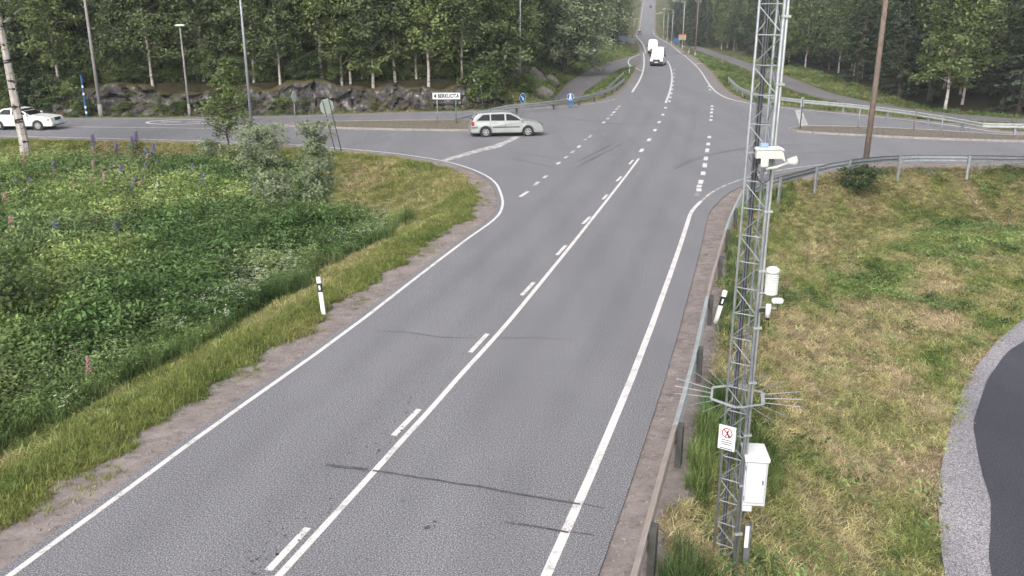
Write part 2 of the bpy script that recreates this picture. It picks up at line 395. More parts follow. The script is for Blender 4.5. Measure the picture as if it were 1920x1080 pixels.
# ------------------------------------------------------------------ plan of the junction (metres on the ground)
def resample(pts, step):
    out = [pts[0]]
    for a, b in zip(pts, pts[1:]):
        L = math.dist(a, b); k = max(1, int(round(L / step)))
        for i in range(1, k + 1): out.append(tuple(a[j] + (b[j] - a[j]) * i / k for j in range(len(a))))
    return out
def smooth(pts, it=2):
    for _ in range(it):
        q = [pts[0]]
        for a, b in zip(pts, pts[1:]):
            q.append(tuple(a[j] * .75 + b[j] * .25 for j in range(len(a)))); q.append(tuple(a[j] * .25 + b[j] * .75 for j in range(len(a))))
        q.append(pts[-1]); pts = q
    return pts
def offset(pts, d):
    res = []
    for i, p in enumerate(pts):
        a = pts[max(i - 1, 0)]; b = pts[min(i + 1, len(pts) - 1)]
        tx, ty = b[0] - a[0], b[1] - a[1]; L = math.hypot(tx, ty) or 1
        res.append((p[0] - ty / L * d, p[1] + tx / L * d) + tuple(p[2:]))
    return res
# white edge lines, traced along the road
L_EDGE = smooth([(-10.6, -4)] + GL([(-120, 1182), (13, 1083), (104, 1016), (247, 912), (398, 800), (640, 630), (794, 510), (880, 445)]), 1) + \
         smooth(GL([(880, 445), (932, 409), (943, 388), (942, 368), (928, 337), (880, 314), (822, 299), (730, 286), (640, 278), (530, 270)]), 2)[1:] + \
         smooth(GL([(530, 270), (320, 262), (107, 257.5), (0, 255)]) + [(-80, 60.5), (-240, 80)], 1)[1:]
R_EDGE = smooth([(-2.9, -4)] + GL([(990, 1158), (1024, 1079), (1061, 996), (1117, 870), (1200, 672), (1269, 480), (1289, 418)]), 1) + \
         smooth(GL([(1289, 418), (1295, 398), (1310, 381), (1337, 358), (1370, 343), (1417, 328), (1500, 312), (1625, 301.5), (1760, 300), (1920, 302)]) + [(60, 42.5), (200, 30)], 2)[1:]
FL_EDGE = smooth([(-240, 92), (-80, 71)] + GL([(-50, 224), (215, 223), (480, 221), (720, 213), (877, 210), (973, 206), (1057, 200), (1120, 194), (1163, 183), (1186, 166)]), 1) + \
          smooth(GL([(1186, 166), (1200, 148), (1207, 130), (1208, 113), (1206.5, 98)]), 1)[1:]
FR_EDGE = smooth(GL([(1281, 102), (1303, 121), (1315, 134), (1327, 155), (1340, 171), (1357, 182), (1380, 189), (1408, 194), (1475, 203), (1537, 209), (1627, 217), (1774, 233), (1914, 255)]) + [(60, 52.5), (200, 42)], 2)
A_POLY = offset(L_EDGE, 0.22) + offset(FL_EDGE, 0.55)[:] + offset(FR_EDGE, 0.55) + offset(R_EDGE, -0.68)[::-1]
# far straight of the main road up the hill (centre line with width)
def hill(Y):
    d = np.maximum(np.asarray(Y, float) - 425, 0)
    return np.where(d < 180, 0.00042 * d * d, 0.00042 * 180 * 180 + 0.11 * np.minimum(d - 180, 110))
FARC = smooth([(31.2, 183.0), (35.3, 212), (41.0, 255), (51.5, 345), (62.8, 420), (78.2, 520), (90.5, 600), (108, 705)], 2)
FARW = 3.75
FAR_POLY = offset(FARC, FARW + 0.3) + offset(FARC, -FARW - 0.3)[::-1]
PATHL_C = smooth(GL([(1015, 196), (1062, 181), (1085, 164), (1118, 142), (1152, 122), (1184, 110)]) , 2)
PATHL = smooth(GL([(1030, 191), (1045, 178), (1067, 152), (1110, 128), (1157, 112), (1200, 101)]), 2) + smooth(GL([(1207, 112), (1195, 124), (1180, 124.5), (1158, 130), (1133, 147), (1100, 168), (1085, 184)]), 2)
HP_R = -0.7
PATHR_C = smooth([(45, 236)] + GL([(1296, 86), (1330, 98), (1400, 122), (1480, 154), (1545, 182)], HP_R) + [(36, 70), (60, 63), (120, 58)], 2)
PATHR = offset(PATHR_C, 1.7) + offset(PATHR_C, -1.7)[::-1]
HP_N = -2.2
# lower cycle track on the right: chippings edge and dark asphalt
NEAR_EDGE = smooth([(2.4, -3), (5.9, 8)] + GL([(1770, 1080), (1758, 960), (1762, 880), (1790, 760), (1830, 680), (1920, 590)], HP_N) + [(24, 33), (40, 36), (90, 33)], 2)
NEAR_DARK = smooth([(3.4, -3), (6.8, 8)] + GL([(1856, 1080), (1846, 940), (1838, 850), (1828, 780), (1845, 715), (1920, 622)], HP_N) + [(24.6, 31.6), (40, 34.4), (90, 31.4)], 2)
NEARP = NEAR_EDGE + offset(NEAR_DARK, -3.6)[::-1]

def sdf(poly, X, Y):
    """signed distance, negative inside"""
    X = np.asarray(X, float); Y = np.asarray(Y, float)
    d = np.full(X.shape, 1e9); ins = np.zeros(X.shape, bool)
    n = len(poly)
    for i in range(n):
        ax, ay = poly[i][0], poly[i][1]; bx, by = poly[(i + 1) % n][0], poly[(i + 1) % n][1]
        ex, ey = bx - ax, by - ay; L2 = ex * ex + ey * ey
        if L2 < 1e-12: continue
        t = np.clip(((X - ax) * ex + (Y - ay) * ey) / L2, 0, 1)
        d = np.minimum(d, (X - ax - t * ex) ** 2 + (Y - ay - t * ey) ** 2)
        c = ((ay > Y) != (by > Y))
        if by != ay: ins ^= c & (X < (bx - ax) * (Y - ay) / (by - ay) + ax)
    d = np.sqrt(d); return np.where(ins, -d, d)
def sst(a, b, x):
    t = np.clip((x - a) / (b - a), 0, 1); return t * t * (3 - 2 * t)
MX = [(-7, -4), (-3.2, 10), (-0.69, 18.7), (4.15, 35.9), (8, 52), (13.6, 77), (18.9, 104), (31.2, 183), (41, 255), (62.8, 420), (90.5, 600), (130, 900)]
SXp = [(-240, 86), (-80, 66), (-38, 60), (-19, 59.5), (-8, 59), (8, 58), (20, 57), (32, 50), (60, 47.5), (200, 36)]
def nz(X, Y, s, k=0.0):
    return (np.sin(X * 1.31 * s + 1.7 + k) * np.cos(Y * 1.17 * s + 0.3 - k) + np.sin((X * 0.71 - Y * 0.83) * s * 1.9 + k * 2) * 0.6 + np.cos((X * 1.9 + Y * 1.3) * s * 1.3 + 2.1) * 0.4) / 2.0
def fields(X, Y):
    X = np.asarray(X, float); Y = np.asarray(Y, float)
    sa = np.minimum(sdf(A_POLY, X, Y), sdf(FAR_POLY, X, Y))
    spl = sdf(PATHL, X, Y); spr = sdf(PATHR, X, Y); spn = sdf(NEARP, X, Y)
    xm = np.interp(Y, [p[1] for p in MX], [p[0] for p in MX]); ys = np.interp(X, [p[0] for p in SXp], [p[1] for p in SXp])
    left = X < xm; near = Y < ys
    reg = np.where(near, np.where(left, 0, 1), np.where(left, 2, 3))     # 0 meadow, 1 near bank, 2 forest left, 3 forest right
    n1 = nz(X, Y, 0.5); n2 = nz(X, Y, 1.6, 1.0)
    h0 = -np.minimum(0.30 * np.maximum(sa - 1.7, 0), 1.0) + 0.07 * n2 * sst(1.2, 3, sa) + 0.12 * n1 * sst(3, 6, sa)
    h1 = -np.minimum(0.60 * np.maximum(sa - 0.85, 0), 2.2 - 0.0) + 0.05 * n2 * sst(1.2, 3, sa)
    # forest left: rock ledge west of the boulders, a grass bank beside the cycle path
    d2 = np.minimum(sa, spl + 0.4)
    ledge = sst(2.4, 3.8, sa + 0.25 * n2) * 2.3 * sst(-44, -33, X) + np.minimum(np.maximum(sa - 3.8, 0) * 0.12, 7.0)
    ledge = np.where(X < -36, np.maximum(ledge, np.minimum(0.25 * np.maximum(sa - 2.5, 0), 3.0) + np.minimum(0.1 * np.maximum(sa - 12, 0), 5.0)), ledge)
    bank = np.minimum(0.32 * np.maximum(d2 - 1.0, 0), 4.0) + np.minimum(0.05 * np.maximum(d2 - 14, 0), 3.0)
    wgt = sst(-4, 2.5, X - 0.10 * (Y - 75))
    h2 = ledge * (1 - wgt) + bank * wgt + 0.12 * n1 * sst(2, 5, d2)
    h3 = -np.minimum(0.22 * np.maximum(sa - 1.6, 0), 1.0) + 0.10 * np.maximum(sa - 24, 0) + 0.08 * n1 * sst(2, 5, sa)
    h3 = np.minimum(h3, 6)
    h = np.choose(reg, [h0, h1, h2, h3])
    w = sst(1.6, 0.25, spn) * (reg == 1); h = h * (1 - w) + HP_N * w
    w = sst(2.2, 0.3, spr) * (reg == 3) * sst(0.8, 2.0, sa); h = h * (1 - w) + HP_R * w
    w = sst(1.2, 0.2, spl) * (reg == 2); h = h * (1 - w)
    h = h - 0.035 * (sa > -0.01)
    far = sst(140, 220, Y)
    h = np.where(sa < -0.45, -0.16 - 0.3 * far, h); h = np.where((sa >= -0.45) & (sa < 0.3), np.minimum(h, -0.035 - 0.4 * far), h)
    for sp in (spl, spr, spn): h = np.where(sp < -0.35, h - 0.10 - 0.2 * sst(60, 140, Y), np.where(sp < 0.05, h - 0.03, h))
    return dict(h=h + hill(Y), sa=sa, spl=spl, spr=spr, spn=spn, reg=reg)
GRAVW = np.array([0.98, 1.05, 0.75, 0.9])
def ground(x, y): return float(fields(np.array([x]), np.array([y]))['h'][0])

# ------------------------------------------------------------------ terrain sheet
def grow(a, b, s0, g):
    r = [a]; s = s0
    while r[-1] < b: r.append(r[-1] + s); s *= g
    return r
xs = np.array([-v for v in grow(42, 900, 0.5, 1.12)][::-1][:-1] + list(np.arange(-42, 37, 0.34)) + grow(37, 900, 0.5, 1.10)[0:])
ys = np.array([-v for v in grow(-3, 300, 0.6, 1.3)][::-1][:-1] + list(np.arange(3, 62, 0.36)) + list(np.arange(62, 100, 0.6)) + grow(100, 1500, 0.9, 1.025))
XX, YY = np.meshgrid(xs, ys); fx = XX.ravel(); fy = YY.ravel()
FD = fields(fx, fy)
nx_, ny_ = len(xs), len(ys)
verts = np.stack([fx, fy, FD['h']], 1)
ii = np.arange(nx_ * ny_).reshape(ny_, nx_)
quads = np.stack([ii[:-1, :-1], ii[:-1, 1:], ii[1:, 1:], ii[1:, :-1]], -1).reshape(-1, 4)
def np_mesh(name, verts, quads, mat, smooth=True):
    me = bpy.data.meshes.new(name); nv, nf = len(verts), len(quads); k = quads.shape[1]
    me.vertices.add(nv); me.vertices.foreach_set('co', np.asarray(verts, np.float32).ravel())
    me.loops.add(nf * k); me.loops.foreach_set('vertex_index', np.asarray(quads, np.int32).ravel())
    me.polygons.add(nf); me.polygons.foreach_set('loop_start', np.arange(0, nf * k, k, dtype=np.int32))
    me.polygons.foreach_set('use_smooth', np.full(nf, smooth)); me.update(calc_edges=True)
    if mat: me.materials.append(mat)
    return me
def fattr(me, name, vals):
    a = me.attributes.new(name, 'FLOAT', 'POINT'); a.data.foreach_set('value', np.asarray(vals, np.float32))
me = np_mesh('terrain', verts, quads, terrain_mat())
sa, reg = FD['sa'], FD['reg']
def meadow_w(X, Y, sa):      # tall herbs between the verges of the near left field
    return sst(3.1, 4.0, sa - 2.6 * sst(40, 47, Y) + 0.6 * nz(X, Y, 0.9)) * (1 - sst(-11.5, -8.0, X + 0.28 * (38 - Y) * (Y < 38)) * sst(33, 35, Y))
wild = np.where(reg == 0, meadow_w(fx, fy, sa), 0.0)
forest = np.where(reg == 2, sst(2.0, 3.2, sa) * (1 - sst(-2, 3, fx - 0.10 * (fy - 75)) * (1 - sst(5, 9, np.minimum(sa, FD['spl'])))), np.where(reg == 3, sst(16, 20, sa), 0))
hay = np.where(reg == 1, sst(0.4, 1.6, sa), np.where(reg == 0, sst(1.5, 4, sa) * sst(30, 36, fy) * 0.75, 0.15))
gr = np.minimum(sa - GRAVW[reg], np.where(FD['reg'] == 1, 9.0, 9.0))
fattr(me, 'grav', np.clip(gr, -3, 3)); fattr(me, 'wild', wild); fattr(me, 'forest', forest); fattr(me, 'hay', hay); fattr(me, 'sw', sward(fx, fy))
terr = bpy.data.objects.new('terrain', me); COL.objects.link(terr); tag(terr, kind='structure')

# ------------------------------------------------------------------ road sheets and markings
def sheet(name, poly, z, mat, parent=None, skirt=0.0):
    bm = bmesh.new()
    vs = []
    for p in poly:
        q = (p[0], p[1], z if len(p) < 3 else p[2] + z)
        if vs and (vs[-1].co - Vector(q)).length < 1e-4: continue
        vs.append(bm.verts.new(q))
    if (vs[0].co - vs[-1].co).length < 1e-4: bm.verts.remove(vs.pop())
    es = [bm.edges.new((vs[i], vs[(i + 1) % len(vs)])) for i in range(len(vs))]
    bmesh.ops.triangle_fill(bm, use_beauty=True, use_dissolve=False, edges=es, normal=(0, 0, 1))
    for f in bm.faces:
        if f.normal.z < 0: f.normal_flip()
    if skirt:
        lo = [bm.verts.new((v.co.x, v.co.y, v.co.z - skirt)) for v in vs]
        for i in range(len(vs)):
            j = (i + 1) % len(vs)
            try: bm.faces.new((vs[i], lo[i], lo[j], vs[j]))
            except ValueError: pass
    me = bpy.data.meshes.new(name); bm.to_mesh(me); bm.free(); me.materials.append(mat)
    o = bpy.data.objects.new(name, me); COL.objects.link(o)
    if parent is not None: o.parent = parent
    return o
def strip_mesh(name, pts, wid, z, mat, zf=None):
    a = offset(pts, wid / 2); b = offset(pts, -wid / 2); mb = MB()
    for i in range(len(pts)):
        zz = z + (zf(pts[i]) if zf else 0)
        mb.v += [(a[i][0], a[i][1], zz), (b[i][0], b[i][1], zz)]
    for i in range(len(pts) - 1): mb.f.append((2 * i, 2 * i + 1, 2 * i + 3, 2 * i + 2))
    return mb
def strip(name, pts, wid, z, mat, parent, zf=None):
    return strip_mesh(name, pts, wid, z, mat, zf).build(name, mat, parent)
def film(name, pts, wid, z, mat, parent):
    n = len(pts); fr = (-.5, -.25, 0, .25, .5); pr = (0, .7, 1, .7, 0); cols = [offset(pts, wid * f) for f in fr]; mb = MB(); so = []
    for i in range(n):
        e = min(1.0, i / max(1, n * .25), (n - 1 - i) / max(1, n * .25))
        for j in range(5): mb.v.append((cols[j][i][0], cols[j][i][1], z)); so.append(pr[j] * e)
    for i in range(n - 1):
        for j in range(4): mb.f.append((i * 5 + j, i * 5 + j + 1, i * 5 + j + 6, i * 5 + j + 5))
    o = mb.build(name, mat, parent); fattr(o.data, 'soft', so); return o
road = tag(sheet('road', A_POLY, 0.0, M_ASPH, None, 0.12), kind='structure')
hz_ = lambda p: float(hill(p[1]))
far_road = strip_mesh('road', FARC, 2 * FARW + 0.6, 0.006, M_ASPH, hz_).build('road', M_ASPH)
tag(far_road, kind='structure')
path_l = tag(sheet('cycle_path', PATHL, -0.004, M_ASPH2, None, 0.1), kind='structure')
path_r = tag(sheet('cycle_path', PATHR, HP_R, M_ASPH2, None, 0.1), kind='structure')
path_n = tag(sheet('cycle_path', NEARP, HP_N, M_CHIP, None, 0.1), kind='structure')
ND2 = [(a + (fbm(np.array([a * .45]), np.array([b * .45]), 5, 2)[0] - .5) * .45, b) for a, b in resample(NEAR_DARK, .25)]
sheet('dark_surface', ND2 + offset(NEAR_DARK, -3.4)[::-1], HP_N + 0.012, M_ASPHDARK, path_n)
Z1 = 0.004
strip('edge_line', resample(L_EDGE, 1.2), 0.105, Z1, M_PAINT, road)
re_ = resample(R_EDGE, 0.8); ki = min(range(len(re_)), key=lambda i: math.dist(re_[i], G(1312, 379)))
strip('edge_line', re_[:ki + 1], 0.145, Z1, M_PAINT, road); strip('edge_line', re_[ki:], 0.11, Z1, M_PAINTW, road)
strip('edge_line', resample([p for p in FL_EDGE if p[0] < 10.5], 1.5), 0.11, Z1, M_PAINTW, road)
strip('edge_line', smooth(GL([(1185, 173), (1200, 150), (1207, 130), (1208, 113), (1206.5, 98)]), 1), 0.22, Z1, M_PAINT, road)
strip('edge_line', resample(FR_EDGE, 1.5), 0.16, Z1, M_PAINT, road)
strip('edge_line', smooth(GL([(1205, 134), (1190, 127), (1180, 122), (1177, 116), (1181, 109), (1200, 102)]), 2), 0.2, Z1, M_PAINT, road)
strip('edge_line', GL([(1303, 121), (1308, 119.5), (1318, 118.5)]), 0.25, Z1, M_PAINT, road)
strip('edge_line', offset(FARC, FARW - 0.15), 0.18, 0.02, M_PAINT, far_road, hz_)
strip('edge_line', offset(FARC, -FARW + 0.15), 0.18, 0.02, M_PAINT, far_road, hz_)
strip('centre_line', smooth([(-6.6, -4)] + GL([(445, 1163), (523, 1080), (708, 877), (747, 833), (808, 767), (866, 700), (911, 652), (955.5, 601.5), (988, 562), (1015, 529), (1068, 464), (1118.5, 400), (1143, 369), (1172, 332), (1198, 297)]), 1), 0.115, Z1, M_PAINT, road)
strip('centre_line', smooth(GL([(1248, 193), (1256, 173), (1260, 152), (1260, 138), (1256, 122), (1251, 114)]), 2), 0.20, Z1, M_PAINT, road)
strip('centre_line', [(-240, 85.4), (-80, 65.4)] + GL([(-50, 236), (112, 237.5), (300, 239.5), (519, 242.7)]), 0.13, Z1, M_PAINT, road)
for i, (a, b) in enumerate([((503, 1070), (577, 990)), ((738, 817), (786, 767.5)), ((881.5, 661), (914, 626)), ((978, 554), (1001, 529.5)), ((1044, 478.5), (1061, 460)), ((1092.5, 420), (1106, 406.5)), ((1130, 374), (1138.5, 365)), ((1156, 340), (1165, 331)), ((1180, 308), (1187, 300))]):
    strip('lane_dash', GL([a, b]), 0.115, Z1 + 0.002, M_PAINT, road)
def dash(px, py, L, ang_px, wid=0.14, mat=None):
    """a dash centred on a point and running towards a second one"""
    a = Vector(G(px, py)); b = Vector(G(*ang_px)); d = (b - a).normalized() * L / 2
    strip('lane_dash', [tuple(a - d), tuple(a + d)], wid, Z1, mat or M_PAINT, road)
for p, q in (((1203, 282), (1217, 262)), ((1217, 262), (1228, 244)), ((1228, 244), (1236, 229)), ((1236, 229), (1243, 214)), ((1243, 215), (1248, 200)), ((1248, 202), (1250, 192))):
    dash(*p, 1.25, q, 0.22)
for p, q, L in (((1330, 257), (1331, 240), 1.0), ((1328, 270), (1330, 257), 1.1), ((1326, 282), (1328, 270), 1.5), ((1323.5, 297), (1326, 282), 1.3), ((1321.5, 310), (1323, 297), 1.3), ((1318.5, 325), (1321, 310), 1.0), ((1314, 341), (1318, 325), 1.0), ((1311, 349), (1314, 341), .7), ((1310.5, 356), (1311, 348), .7),
                ((1335, 199), (1335, 190), 1.2), ((1335, 205), (1335, 199), 1.3), ((1334, 211), (1335, 205), 1.4), ((1334, 218), (1334, 211), 1.0), ((1333, 225), (1334, 218), 1.0), ((1329, 162), (1328, 155), 1.5), ((1331, 168), (1330, 160), 1.5)):
    dash(*p, L, q, 0.22)
dash(1307, 364, 0.8, (1310, 356), 0.18, M_PAINTF)
for k, (p, q) in enumerate((((975, 369), (990, 359)), ((1000, 349), (1010, 341)), ((1019, 334), (1026, 329)), ((1044, 308), (1050, 304)), ((1058, 297), (1064, 293)), ((1071, 287), (1077, 282)), ((1083, 277), (1088, 273)), ((1095, 263), (1099, 261)), ((1104, 258), (1109, 253)),
                          ((1130, 231), (1134, 228)), ((1138, 224), (1141, 221)), ((1145, 217), (1148, 214)), ((1149, 212), (1153, 209)), ((1154, 206), (1158, 203)), ((1159, 201), (1163, 198)))):
    strip('lane_dash', GL([p, q]), 0.17 if k < 9 else 0.22, Z1, M_PAINTW if k % 3 else M_PAINT, road)
for k in range(9):
    t = k / 8; x = 1254 + 8.5 * math.sin(min(1, t * 1.15) * 1.5); y = 190 - 60 * t
    dash(x + 1.2, y, 1.6, (x + 2.4 * (1 - t) + 1.4, y - 8), 0.2)
# stop bars of the two side roads
sheet('stop_bar', GL([(826, 300.5), (838, 302), (905, 284), (938, 276), (953, 268), (976, 257), (964, 255), (944, 266), (925, 272), (890, 281)]), Z1 + 0.004, M_PAINTW, road)
sheet('stop_bar', GL([(1490, 206), (1503, 206), (1517, 239), (1501, 239)]), Z1 + 0.004, M_PAINTW, road)
# painted roundel on the left side road
c0 = Vector(G(340, 228.7)); ring = [(c0.x + math.cos(a) * 2.42, c0.y + math.sin(a) * 1.42) for a in [2 * math.pi * k / 48 for k in range(49)]]
strip('painted_roundel', ring, 0.24, Z1, M_PAINT, road)
for bx, bl, bw in ((-0.75, 1.5, 0.5), (0.95, 0.9, 0.42), (0.6, 0.35, 0.9)):
    strip('painted_roundel', [(c0.x + bx - bl / 2, c0.y + 0.05), (c0.x + bx + bl / 2, c0.y - 0.02)], bw, Z1 + 0.002, M_PAINTW, road)
# bitumen seals and cracks across the lanes, tyre marks in the junction
Z2 = 0.009
def crackline(pts, wid, mat=M_TAR, name='sealed_crack', z=Z2):
    p = resample(GL(pts), 0.35); p = [(a + rnd.uniform(-1, 1) * 0.018, b + rnd.uniform(-1, 1) * 0.018) for a, b in p]
    strip(name, p, wid, z, mat, road)
crackline([(612, 872), (640, 876), (690, 881)], 0.085); crackline([(700, 883), (820, 901), (960, 924), (1090, 946)], 0.05)
crackline([(1092, 946), (1133, 954)], 0.018); crackline([(946, 980), (966, 983)], 0.05); crackline([(968, 984), (1050, 995), (1067, 998)], 0.045); crackline([(1068, 998), (1112, 1003)], 0.016)
crackline([(700, 620), (760, 623), (830, 633), (893, 634)], 0.022); crackline([(930, 634), (1000, 633), (1075, 638)], 0.016)
for x, y, r in ((801, 990, .05), (816, 979, .03), (815, 987, .025), (755, 940, .03), (627, 1016, .025), (705, 832, .03), (711, 845, .035)):
    c = G(x, y); sheet('tar_spot', [(c[0] + math.cos(a) * r * rnd.uniform(.7, 1.3), c[1] + math.sin(a) * r * rnd.uniform(.7, 1.3)) for a in [k * .785 for k in range(8)]], Z2, M_TAR, road)
for k, pts in enumerate(([(1240, 330), (1300, 300), (1380, 280), (1470, 272), (1600, 270)], [(1245, 322), (1310, 293), (1400, 277), (1540, 268)], [(1420, 292), (1540, 286), (1700, 280)], [(1060, 315), (1120, 285), (1165, 262)], [(1072, 318), (1132, 288), (1180, 262)],
                         [(960, 285), (1010, 292), (1050, 300)], [(955, 297), (1000, 306), (1040, 316)], [(1060, 222), (1110, 226), (1180, 236)], [(1040, 216), (1120, 232), (1170, 232)])):
    p = resample(smooth(GL(pts), 2), 0.8); film('tyre_mark', p, 0.26, Z2 + 0.004 + 0.0006 * k, M_SKID, road)
CL_ = smooth([(-6.6, -4)] + GL([(523, 1080), (708, 877), (866, 700), (988, 562), (1118.5, 400), (1198, 297), (1236, 229), (1257, 175)]), 2)
for k, (d, wd) in enumerate(((0.95, .75), (2.45, .8), (-0.95, .75), (-2.45, .8))): film('wheel_track', resample(offset(CL_, d), 1.0), wd, Z1 - 0.0025 + 0.0003 * k, M_TRACK, road)
pk = MB()
for k in range(230):
    t = rnd.random() ** 1.5; y = 10 + 24 * t; x = float(np.interp(y, [p[1] for p in CL_], [p[0] for p in CL_])) - abs(rnd.gauss(.18, .38)) - .12; r = rnd.uniform(.008, .026)
    pk.add([(x + math.cos(a) * r * rnd.uniform(.7, 1.3), y + math.sin(a) * r * rnd.uniform(.8, 1.8), Z2 - .002) for a in [q * 1.047 for q in range(6)]], [(0, 1, 2, 3, 4, 5)])
tag(pk.build('pock_marks', M_TAR, road), kind='stuff')

# ------------------------------------------------------------------ traffic islands with kerb stones
def island(name, pts_px, extra, fillmat, n_extra=0):
    loop = smooth(GL(pts_px) + extra, 1)
    loop = resample(loop + [loop[0]], 0.98)
    root = tag(sheet(name, offset(loop, 0.0)[:-1], 0.10, fillmat), kind='structure')
    area = sum(a[0] * b[1] - a[1] * b[0] for a, b in zip(loop, loop[1:]))
    sgn = 1 if area > 0 else -1
    for a, b in zip(loop, loop[1:]):
        d = Vector((b[0] - a[0], b[1] - a[1])); L = d.length
        if L < 0.2: continue
        ang = math.atan2(d.y, d.x); mb = MB()
        j = rnd.uniform(-.006, .006)
        mb.box((0, 0, 0.055 + j), (L - 0.025, 0.17, 0.15))
        o = mb.build('kerb_stone', M_KERB, root, bevel=0.012)
        o.location = ((a[0] + b[0]) / 2, (a[1] + b[1]) / 2, 0); o.rotation_euler.z = ang + rnd.uniform(-.01, .01)
    return root, loop
def cobble_mat(name, g):
    m, n, o = new_mat(name); p = posn(n)
    v = nn(n, 'ShaderNodeTexVoronoi'); v.inputs['Scale'].default_value = 7.0; n.links.new(p, v.inputs['Vector'])
    r = rampn(n, [(0.0, (0.24, 0.20, 0.17)), (0.5, (0.19, 0.165, 0.14)), (0.8, (0.07, 0.075, 0.045))]); n.links.new(v.outputs['Distance'], r.inputs[0])
    gn = noise(n, p, 1.4, 5, 0.7); rg = rampn(n, [(0.45, 0.0), (0.62, 1.0)]); n.links.new(gn, rg.inputs[0])
    c = mixc(n, r.outputs[0], g, mathn(n, 'MULTIPLY', rg.outputs[0], 0.55))
    princ(n, o, c, 0.95, 0, bump(n, v.outputs['Distance'], 0.7, 0.05), 0.2); return m
isl_l, isl_l_loop = island('traffic_island', [(531, 236.5), (590, 240), (700, 243.5), (880, 246.5), (955, 243), (978, 233), (940, 229), (880, 227.5), (720, 228), (600, 231)], [], cobble_mat('island_stones_l', (0.16, 0.145, 0.075)))
isl_r, isl_r_loop = island('traffic_island', [(1477, 243), (1500, 249), (1600, 254.5), (1750, 262), (1920, 267)], [(45, 51), (45, 53)] + GL([(1920, 258), (1750, 246), (1600, 239.5), (1510, 238.5)]), cobble_mat('island_stones_r', (0.13, 0.12, 0.10)))

# ------------------------------------------------------------------ guardrails
W_PROF = [(0.0, 0.0), (0.045, 0.035), (0.045, 0.095), (0.0, 0.135), (0.0, 0.175), (0.045, 0.215), (0.045, 0.275), (0.0, 0.31)]
def guardrail(name, label, line, z_of, top=0.75, side=1, sec=4.0, mats=(M_GALV,), postmat=M_GALVD, beams=1, postsize=(0.10, 0.12), ramp0=False, first=0, deep=1.0):
    """line: plan points; side: +1 puts the posts on the left of the travel direction"""
    pts = resample(line, 0.5)
    root = empty(name, (pts[0][0], pts[0][1], z_of(*pts[0][:2])), 0, label, 'guardrail')
    inv = Vector(root.location)
    S = [0]
    for a, b in zip(pts, pts[1:]): S.append(S[-1] + math.dist(a[:2], b[:2]))
    def zt(i):
        t = top
        if ramp0: t = top * min(1, S[i] / 7.0) + 0.02
        return z_of(*pts[i][:2]) + t
    nsec = max(1, int(round(S[-1] / sec)))
    left = offset(pts, 1.0)
    for k in range(nsec):
        i0 = min(range(len(S)), key=lambda i: abs(S[i] - S[-1] * k / nsec)); i1 = min(range(len(S)), key=lambda i: abs(S[i] - S[-1] * (k + 1) / nsec))
        if i1 <= i0: continue
        for bnum in range(beams):
            mb = MB(); rows = []
            for i in range(i0, i1 + 1):
                nx, ny = left[i][0] - pts[i][0], left[i][1] - pts[i][1]
                ring_ = []
                for (u, v) in W_PROF:
                    off = -side * u * deep; ring_.append((pts[i][0] + nx * off - inv.x, pts[i][1] + ny * off - inv.y, zt(i) - v - bnum * 0.42 - inv.z + (0.004 if k % 2 else 0)))
                for (u, v) in W_PROF[::-1]:
                    off = -side * (u * deep - 0.02 * deep); ring_.append((pts[i][0] + nx * off - inv.x, pts[i][1] + ny * off - inv.y, zt(i) - v - bnum * 0.42 - inv.z + (0.004 if k % 2 else 0)))
                rows.append(ring_)
            m_ = len(rows[0])
            for r_ in rows: mb.v += r_
            for a in range(len(rows) - 1):
                for b in range(m_): mb.f.append((a * m_ + b, a * m_ + (b + 1) % m_, (a + 1) * m_ + (b + 1) % m_, (a + 1) * m_ + b))
            mb.f.append(tuple(range(m_))); mb.f.append(tuple((len(rows) - 1) * m_ + b for b in range(m_)))
            mb.build('rail', mats[(k + first) % len(mats)], root)
        i = i0; nx, ny = left[i][0] - pts[i][0], left[i][1] - pts[i][1]
        a = pts[max(i - 1, 0)]; b = pts[min(i + 1, len(pts) - 1)]; ang = math.atan2(b[1] - a[1], b[0] - a[0])
        hp = zt(i) - 0.02 - (z_of(*pts[i][:2]) - 0.5)
        mb = MB(); mb.box((0, 0, 0), (postsize[0], postsize[1], hp), Matrix.Rotation(ang, 3, 'Z'))
        o = mb.build('post', postmat, root); off = side * (0.03 + postsize[1] / 2)
        o.location = (pts[i][0] + nx * off - inv.x, pts[i][1] + ny * off - inv.y, zt(i) - 0.02 - hp / 2 - inv.z)
    return root
zg0 = lambda x, y: 0.0
NEARRAIL = smooth([G(1105, 1390, .7)] + GL([(1190, 1080), (1243, 880), (1282, 745), (1305, 660), (1322, 580), (1335, 522), (1347, 480), (1365, 417), (1380, 383), (1394, 355)], .7), 1)
guardrail('guardrail', 'steel guardrail with rust tinted sections on dark posts beside the near road shoulder', NEARRAIL, lambda x, y: -0.05, 0.75, -1, 3.6, (M_GALVL, M_RUSTY, M_RUSTY, M_GALVL), M_POSTDK, 1, (0.30, 0.10), False, 1, 1.3)
RIGHTRAIL = smooth(GL([(1400, 352), (1424, 341), (1452, 332), (1488, 323), (1577, 299.5), (1684, 289), (1810, 289.5), (1920, 291.5)], .7) + [(60, 40.5)], 1)
guardrail('guardrail', 'grey guardrail curving round the grass bank behind the lattice mast', RIGHTRAIL, lambda x, y: -0.05, 0.72, -1, 3.4, (M_GALV, M_GALVD), M_GALV, 1, (0.12, 0.08))
FLRAIL = smooth(GL([(826, 211), (880, 204), (940, 198.5), (1023, 191.5), (1088, 182.5), (1125, 173), (1150, 163), (1163, 154), (1172, 146.5)], .7), 1)
